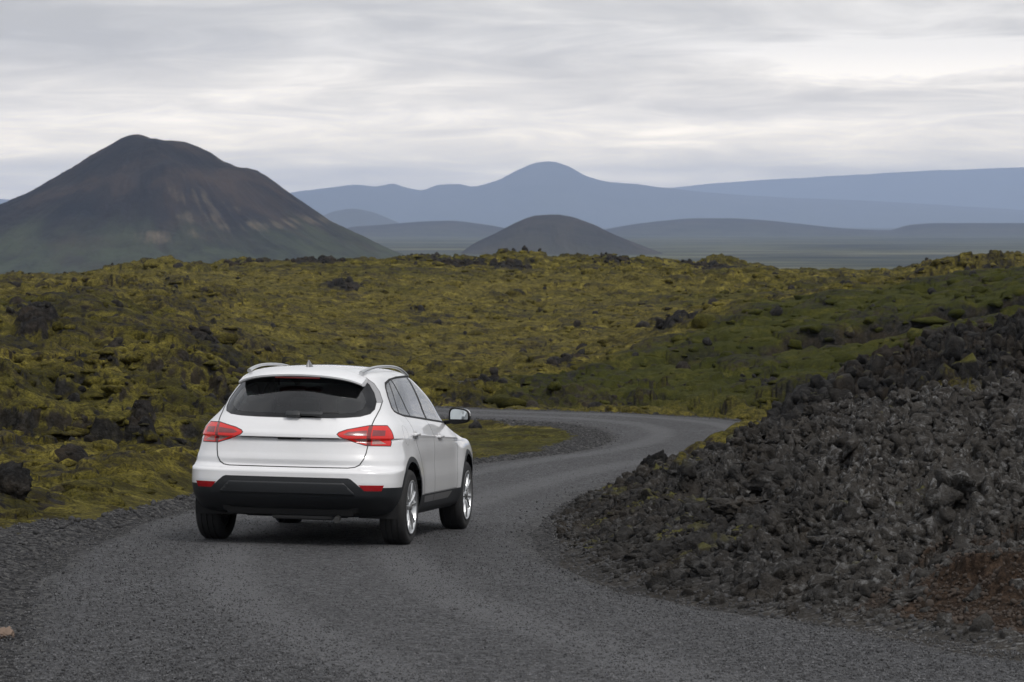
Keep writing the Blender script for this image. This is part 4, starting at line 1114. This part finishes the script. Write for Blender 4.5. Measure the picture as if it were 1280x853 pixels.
    # antenna ---------------------------------------------------------------------
    b = bmesh.new(); zt = 1.545
    sec = [(.0, .030, .080), (.5, .016, .050), (.8, .009, .026), (1.0, .004, .010)]
    prev = None
    for t, hx, hy in sec:
        row = [b.verts.new((hx * math.cos(a), -.03 - .035 * t + hy * math.sin(a), zt - .012 + .062 * t)) for a in np.linspace(0, 2 * math.pi, 16, endpoint=False)]
        if prev:
            for k in range(16): b.faces.new((prev[k], prev[(k + 1) % 16], row[(k + 1) % 16], row[k]))
        prev = row
    b.faces.new(prev); bm_obj('antenna', b, grey, root, sharp=60)
    # mirrors ----------------------------------------------------------------------
    for sx in (1, -1):
        b = bmesh.new(); rows = []
        sec = [(-.075, .96, .93), (-.07, 1.0, 1.0), (-.02, 1.0, 1.0), (.05, .90, .86), (.10, .66, .6), (.125, .30, .25)]
        def outline(kx, kz):
            pts = []
            for a in np.linspace(0, 2 * math.pi, 28, endpoint=False):
                c, s_ = math.cos(a), math.sin(a); ex = 2 / 3.2
                px_ = math.copysign(abs(c) ** ex, c) * .100 * kx; pz_ = math.copysign(abs(s_) ** ex, s_) * .074 * kz
                pz_ *= (1 - .16 * (px_ / .100)); pts.append((px_, pz_))
            return pts
        for yo, kx, kz in sec: rows.append([b.verts.new((sx * (.965 + px_), 2.03 + yo, 1.098 + pz_)) for px_, pz_ in outline(kx, kz)])
        for a, c in zip(rows[:-1], rows[1:]):
            for k in range(28): b.faces.new((a[k], a[(k + 1) % 28], c[(k + 1) % 28], c[k]))
        b.faces.new(rows[-1]); b.faces.new(rows[0][::-1])
        tube(b, [(sx * .79, 2.06, 1.03), (sx * .85, 2.05, 1.04), (sx * .90, 2.04, 1.05)], .028, 10, .7)
        mh = bm_obj('wing_mirror', b, black, root, sharp=50)
        b = bmesh.new(); rw = [b.verts.new((sx * (.967 + px_ * .84), 1.950 - .14 * pz_, 1.098 + pz_ * .84)) for px_, pz_ in outline(1, 1)]; b.faces.new(rw)
        bm_obj('mirror_glass', b, simple('mirror_silver', (.55, .60, .62), .03, .02, Metallic=1.0), mh, smooth=False)
        b = bmesh.new(); rows = []
        for yo, kx, kz in sec[1:]: rows.append([b.verts.new((sx * (.965 + px_ * 1.02), 2.033 + yo, 1.100 + abs(pz_) * 1.03)) for px_, pz_ in outline(kx, kz)[:15]])
        for a, c in zip(rows[:-1], rows[1:]):
            for k in range(14): b.faces.new((a[k], a[k + 1], c[k + 1], c[k]))
        bm_obj('mirror_cap', b, paint, mh)
    # wheels -------------------------------------------------------------------------
    wy, wz = 0, .33
    b = bmesh.new()
    prof = [(.0, .222), (.004, .236), (.0, .25), (.006, .275), (.006, .296), (-.004, .312), (-.022, .325), (-.05, .329), (-.052, .322), (-.062, .322), (-.064, .3305), (-.10, .3315), (-.102, .323), (-.112, .323), (-.114, .3315), (-.15, .3305), (-.152, .322), (-.162, .322), (-.164, .329), (-.19, .325), (-.208, .312), (-.218, .296), (-.218, .262), (-.205, .236), (-.20, .222)]
    lathe(b, prof, 72); tyre_me = b
    me_t = bpy.data.meshes.new('tyre'); bmesh.ops.recalc_face_normals(b, faces=b.faces); b.to_mesh(me_t); b.free(); me_t.materials.append(tyre_m)
    me_t.polygons.foreach_set('use_smooth', [True] * len(me_t.polygons)); me_t.set_sharp_from_angle(angle=R(40))
    b = bmesh.new()
    lathe(b, [(-.19, .20), (-.18, .222), (-.01, .218), (.002, .232), (.008, .236), (.010, .228), (.004, .216), (-.02, .206), (-.12, .196)], 64)
    lathe(b, [(.0, .0005), (.0, .024), (-.006, .030), (-.014, .045), (-.03, .062), (-.05, .066)], 32)
    for k in range(5):
        for d in (-.24, .24):
            a = 2 * math.pi * k / 5 + d * .62; a2 = 2 * math.pi * k / 5 + d
            rows = []
            for t in np.linspace(0, 1, 7):
                aa = a + (a2 - a) * t; rad = .045 + .172 * t; w = .021 - .007 * math.sin(math.pi * t) ; o = -.016 + .016 * t + .006 * math.sin(math.pi * t)
                cd = Vector((0, math.cos(aa), math.sin(aa))); ct = Vector((0, -math.sin(aa), math.cos(aa)))
                rows.append([b.verts.new(Vector((o + ox, 0, 0)) + cd * rad + ct * w * ww) for ox, ww in ((-.035, -1), (-.006, -.9), (.003, -.45), (.003, .45), (-.006, .9), (-.035, 1))])
            for p, q in zip(rows[:-1], rows[1:]):
                for j in range(6): b.faces.new((p[j], p[(j + 1) % 6], q[(j + 1) % 6], q[j]))
    me_r = bpy.data.meshes.new('rim'); bmesh.ops.recalc_face_normals(b, faces=b.faces); b.to_mesh(me_r); b.free(); me_r.materials.append(rimm)
    me_r.polygons.foreach_set('use_smooth', [True] * len(me_r.polygons)); me_r.set_sharp_from_angle(angle=R(35))
    b = bmesh.new(); lathe(b, [(-.075, .0005), (-.075, .15), (-.095, .15), (-.10, .205), (-.10, .205)], 40)
    me_d = bpy.data.meshes.new('brake_disc'); b.to_mesh(me_d); b.free(); me_d.materials.append(simple('disc_steel', (.05, .05, .05), .5, Metallic=.4))
    b = bmesh.new(); lathe(b, [(.007, .0005), (.007, .026), (.0, .031)], 24)
    me_c = bpy.data.meshes.new('hub_cap'); b.to_mesh(me_c); b.free(); me_c.materials.append(grey)
    for sx, y, ang in ((1, 0, .35), (1, 2.64, .9), (-1, 0, .1), (-1, 2.64, .6)):
        wh = bpy.data.objects.new('wheel', me_t); link(wh, root); wh.location = (sx * .927, y, wz); wh.rotation_euler = (ang, 0, 0 if sx > 0 else math.pi)
        for nm, me in (('rim', me_r), ('brake_disc', me_d), ('hub_cap', me_c)): link(bpy.data.objects.new(nm, me), wh)
        b = bmesh.new(); rows = []
        for o in (.55, .90):
            rows.append([b.verts.new((sx * o, y + .40 * math.cos(a), .34 + .40 * math.sin(a))) for a in np.linspace(-.25, math.pi + .25, 30)])
        for k in range(29): b.faces.new((rows[0][k], rows[0][k + 1], rows[1][k + 1], rows[1][k]))
        b.faces.new(rows[0]); bm_obj('arch_liner', b, under, root)
    # underside, exhaust ---------------------------------------------------------------
    b = bmesh.new(); add_box(b, (0, 1.32, .33), (1.12, 3.9, .14), bevel=.03); add_box(b, (0, -.30, .345), (1.2, .66, .13), bevel=.04); add_box(b, (0, 1.33, .32), (1.56, 1.75, .11), bevel=.02); add_box(b, (0, 0, .30), (1.4, .10, .09), bevel=.02)
    ub = bm_obj('underbody', b, under, root)
    b = bmesh.new(); add_box(b, (.10, -.50, .275), (.55, .20, .10), bevel=.035); tube(b, [(.38, -.5, .27), (.42, -.60, .255), (.42, -.68, .235)], .026, 10); bm_obj('exhaust', b, simple('exhaust_steel', (.12, .12, .12), .5, Metallic=.7), ub)
    # cabin ------------------------------------------------------------------------------
    b = bmesh.new(); add_box(b, (0, 1.0, .50), (1.62, 3.0, .06)); add_box(b, (0, -.40, .78), (1.2, .3, .5)); bm_obj('cabin_floor', b, cloth, root)
    b = bmesh.new(); rows = []
    for y in np.linspace(-.2, 1.55, 8):
        zz = 1.51 - .036 * ((min(y, .75) - .75) / 1.15) ** 2 - .05 * (max(y, .75) - .75) ** 2
        rows.append([b.verts.new((x, y, zz - .03 * (x / .5) ** 2)) for x in np.linspace(-.5, .5, 9)])
    for a, c in zip(rows[:-1], rows[1:]):
        for k in range(8): b.faces.new((a[k], a[k + 1], c[k + 1], c[k]))
    bm_obj('headliner', b, lining, root)
    for x in (-.37, .37):
        b = bmesh.new(); rt = Matrix.Rotation(R(-14), 3, 'X')
        add_box(b, (x, 1.22, .62), (.48, .52, .16), bevel=.05); add_box(b, (x, .92, .88), (.47, .13, .60), Matrix.Rotation(R(14), 3, 'X'), .05, 3, .85)
        st = bm_obj('front_seat', b, cloth, root)
        b = bmesh.new(); add_box(b, (x, .82, 1.27), (.27, .10, .19), Matrix.Rotation(R(10), 3, 'X'), .04, 3)
        for k in (-.06, .06): tube(b, [(x + k, .85, 1.12), (x + k, .83, 1.22)], .007, 6)
        bm_obj('headrest', b, cloth, st)
    b = bmesh.new(); add_box(b, (0, .22, .62), (1.30, .50, .18), bevel=.05); add_box(b, (0, -.06, .87), (1.28, .14, .52), Matrix.Rotation(R(16), 3, 'X'), .05)
    st = bm_obj('rear_seat', b, cloth, root)
    for x in (-.40, 0, .40):
        b = bmesh.new(); add_box(b, (x, -.15, 1.19), (.25, .09, .15), Matrix.Rotation(R(12), 3, 'X'), .035, 3); bm_obj('headrest', b, cloth, st)
    b = bmesh.new(); add_box(b, (0, 2.1, .84), (1.4, .55, .28), bevel=.07); ds = bm_obj('dashboard', b, cloth, root)
    b = bmesh.new(); rt = Matrix.Rotation(R(65), 3, 'X'); rows = []
    for k in range(33):
        a = 2 * math.pi * k / 32; rows.append(Vector((-.37, 1.68, .97)) + rt @ Vector((.18 * math.cos(a), .18 * math.sin(a), 0)))
    tube(b, rows, .014, 8, caps=False); tube(b, [(-.37, 1.68, .97), (-.37, 1.95, .88)], .03, 8)
    for a in (0, math.pi, -math.pi / 2): tube(b, [Vector((-.37, 1.68, .97)), Vector((-.37, 1.68, .97)) + rt @ Vector((.18 * math.cos(a), .18 * math.sin(a), 0))], .013, 6)
    bm_obj('steering_wheel', b, cloth, ds)
    return root
build_car()


# ------------------------------------------------------------------ camera, light, sky
cam = bpy.data.cameras.new('camera'); co = link(bpy.data.objects.new('camera', cam))
cam.sensor_width = 36; cam.lens = F / 1280 * 36; cam.clip_start = .3; cam.clip_end = 200000
co.location = (0, 0, 0); co.rotation_euler = (R(90) - math.atan((426.5 - HOR) / F), 0, 0)
cam.dof.use_dof = True; cam.dof.focus_distance = 25; cam.dof.aperture_fstop = 8
scene.camera = co

SUN_EL, SUN_AZ = R(50), R(144)       # azimuth measured from +Y towards +X
sd = bpy.data.lights.new('sun', 'SUN'); sd.energy = 1.5; sd.angle = R(12); sd.color = (1, .965, .92)
so = link(bpy.data.objects.new('sun', sd))
sdir = Vector((math.sin(SUN_AZ) * math.cos(SUN_EL), math.cos(SUN_AZ) * math.cos(SUN_EL), math.sin(SUN_EL)))
so.rotation_euler = sdir.to_track_quat('Z', 'Y').to_euler(); so.location = sdir * 60

def world():
    wd = bpy.data.worlds.new('World'); scene.world = wd; wd.use_nodes = True
    t = wd.node_tree; t.nodes.clear(); m = NT.__new__(NT); m.t = t
    out = t.nodes.new('ShaderNodeOutputWorld')
    sky = m.n('TexSky'); sky.sky_type = 'NISHITA'; sky.sun_disc = False
    sky.sun_elevation = SUN_EL; sky.sun_rotation = SUN_AZ; sky.air_density = 1; sky.dust_density = 2
    g = m.n('TexCoord'); sp = m.n('SeparateXYZ'); m.l(g.outputs['Generated'], sp.inputs[0])
    z = m.math('MAXIMUM', sp.outputs['Z'], 0.0)
    inv = m.math('DIVIDE', 1.0, m.math('ADD', z, .13))
    cb = m.n('CombineXYZ')
    m.l(m.math('MULTIPLY', sp.outputs['X'], inv), cb.inputs[0]); m.l(m.math('MULTIPLY', sp.outputs['Y'], inv), cb.inputs[1])
    # stratus sheet seen in perspective: broad soft rolls with finer ragged texture
    mp = m.n('Mapping'); mp.inputs['Scale'].default_value = (1.15, 1.2, 1); mp.inputs['Location'].default_value = (3.2, 1.7, 0); mp.inputs['Rotation'].default_value = (0, 0, .10)
    m.l(cb.outputs[0], mp.inputs['Vector'])
    n1 = m.noise(mp.outputs[0], 1.0, 7, .50, .35)
    mp2 = m.n('Mapping'); mp2.inputs['Scale'].default_value = (3.0, 3.8, 1); mp2.inputs['Location'].default_value = (7.7, 2.1, 0); m.l(cb.outputs[0], mp2.inputs['Vector'])
    n2 = m.noise(mp2.outputs[0], 1.0, 8, .62, .9)
    # one bright cumulus bank low on the right
    az = m.math('DIVIDE', sp.outputs['X'], m.math('MAXIMUM', sp.outputs['Y'], .05))
    def bump1(val, c0, wd):
        q = m.math('DIVIDE', m.math('SUBTRACT', val, c0), wd); return m.math('POWER', 2.718, m.math('MULTIPLY', m.math('MULTIPLY', q, q), -1.0))
    cu = m.math('MULTIPLY', m.math('MULTIPLY', bump1(az, .150, .050), bump1(sp.outputs['Z'], .0545, .0075)), m.math('GREATER_THAN', sp.outputs['Y'], 0.0))
    n = m.math('ADD', m.math('MULTIPLY', n1, .62), m.math('MULTIPLY', n2, .38))
    n = m.math('ADD', n, m.math('MULTIPLY', cu, m.math('ADD', -.04, m.math('MULTIPLY', n2, .70))))
    c = m.ramp(n, [(.38, (.56, .56, .568)), (.46, (.665, .665, .672)), (.52, (.775, .772, .768)), (.575, (.91, .905, .895)), (.65, (1.1, 1.095, 1.08))])
    # the deck is brightest low down where it thins, as seen beyond the hazy air
    gain = m.ramp(z, [(0.0, (1.0, .86, .66)), (.02, (.94, .81, .60)), (.036, (.59, .53, .445)), (.06, (.325, .305, .283)), (.12, (.243, .236, .226)), (.3, (.20, .20, .198)), (.7, (.27, .27, .27)), (1.0, (.31, .31, .31))])
    c = m.mix(1.0, c, gain, 'MULTIPLY')
    bg1 = m.n('Background', Strength=.085); m.l(sky.outputs[0], bg1.inputs[0])
    bg2 = m.n('Background', Strength=3.32); m.l(c, bg2.inputs[0])
    mx = m.n('MixShader'); mx.inputs[0].default_value = .88
    m.l(bg1.outputs[0], mx.inputs[1]); m.l(bg2.outputs[0], mx.inputs[2]); m.l(mx.outputs[0], out.inputs['Surface'])
world()

vs = scene.view_settings; vs.view_transform = 'Standard'; vs.look = 'None'; vs.gamma = 1; vs.exposure = .3; vs.use_curve_mapping = False
cy = scene.cycles; cy.max_bounces = 8; cy.volume_bounces = 2; cy.transparent_max_bounces = 16
cy.use_denoising = True
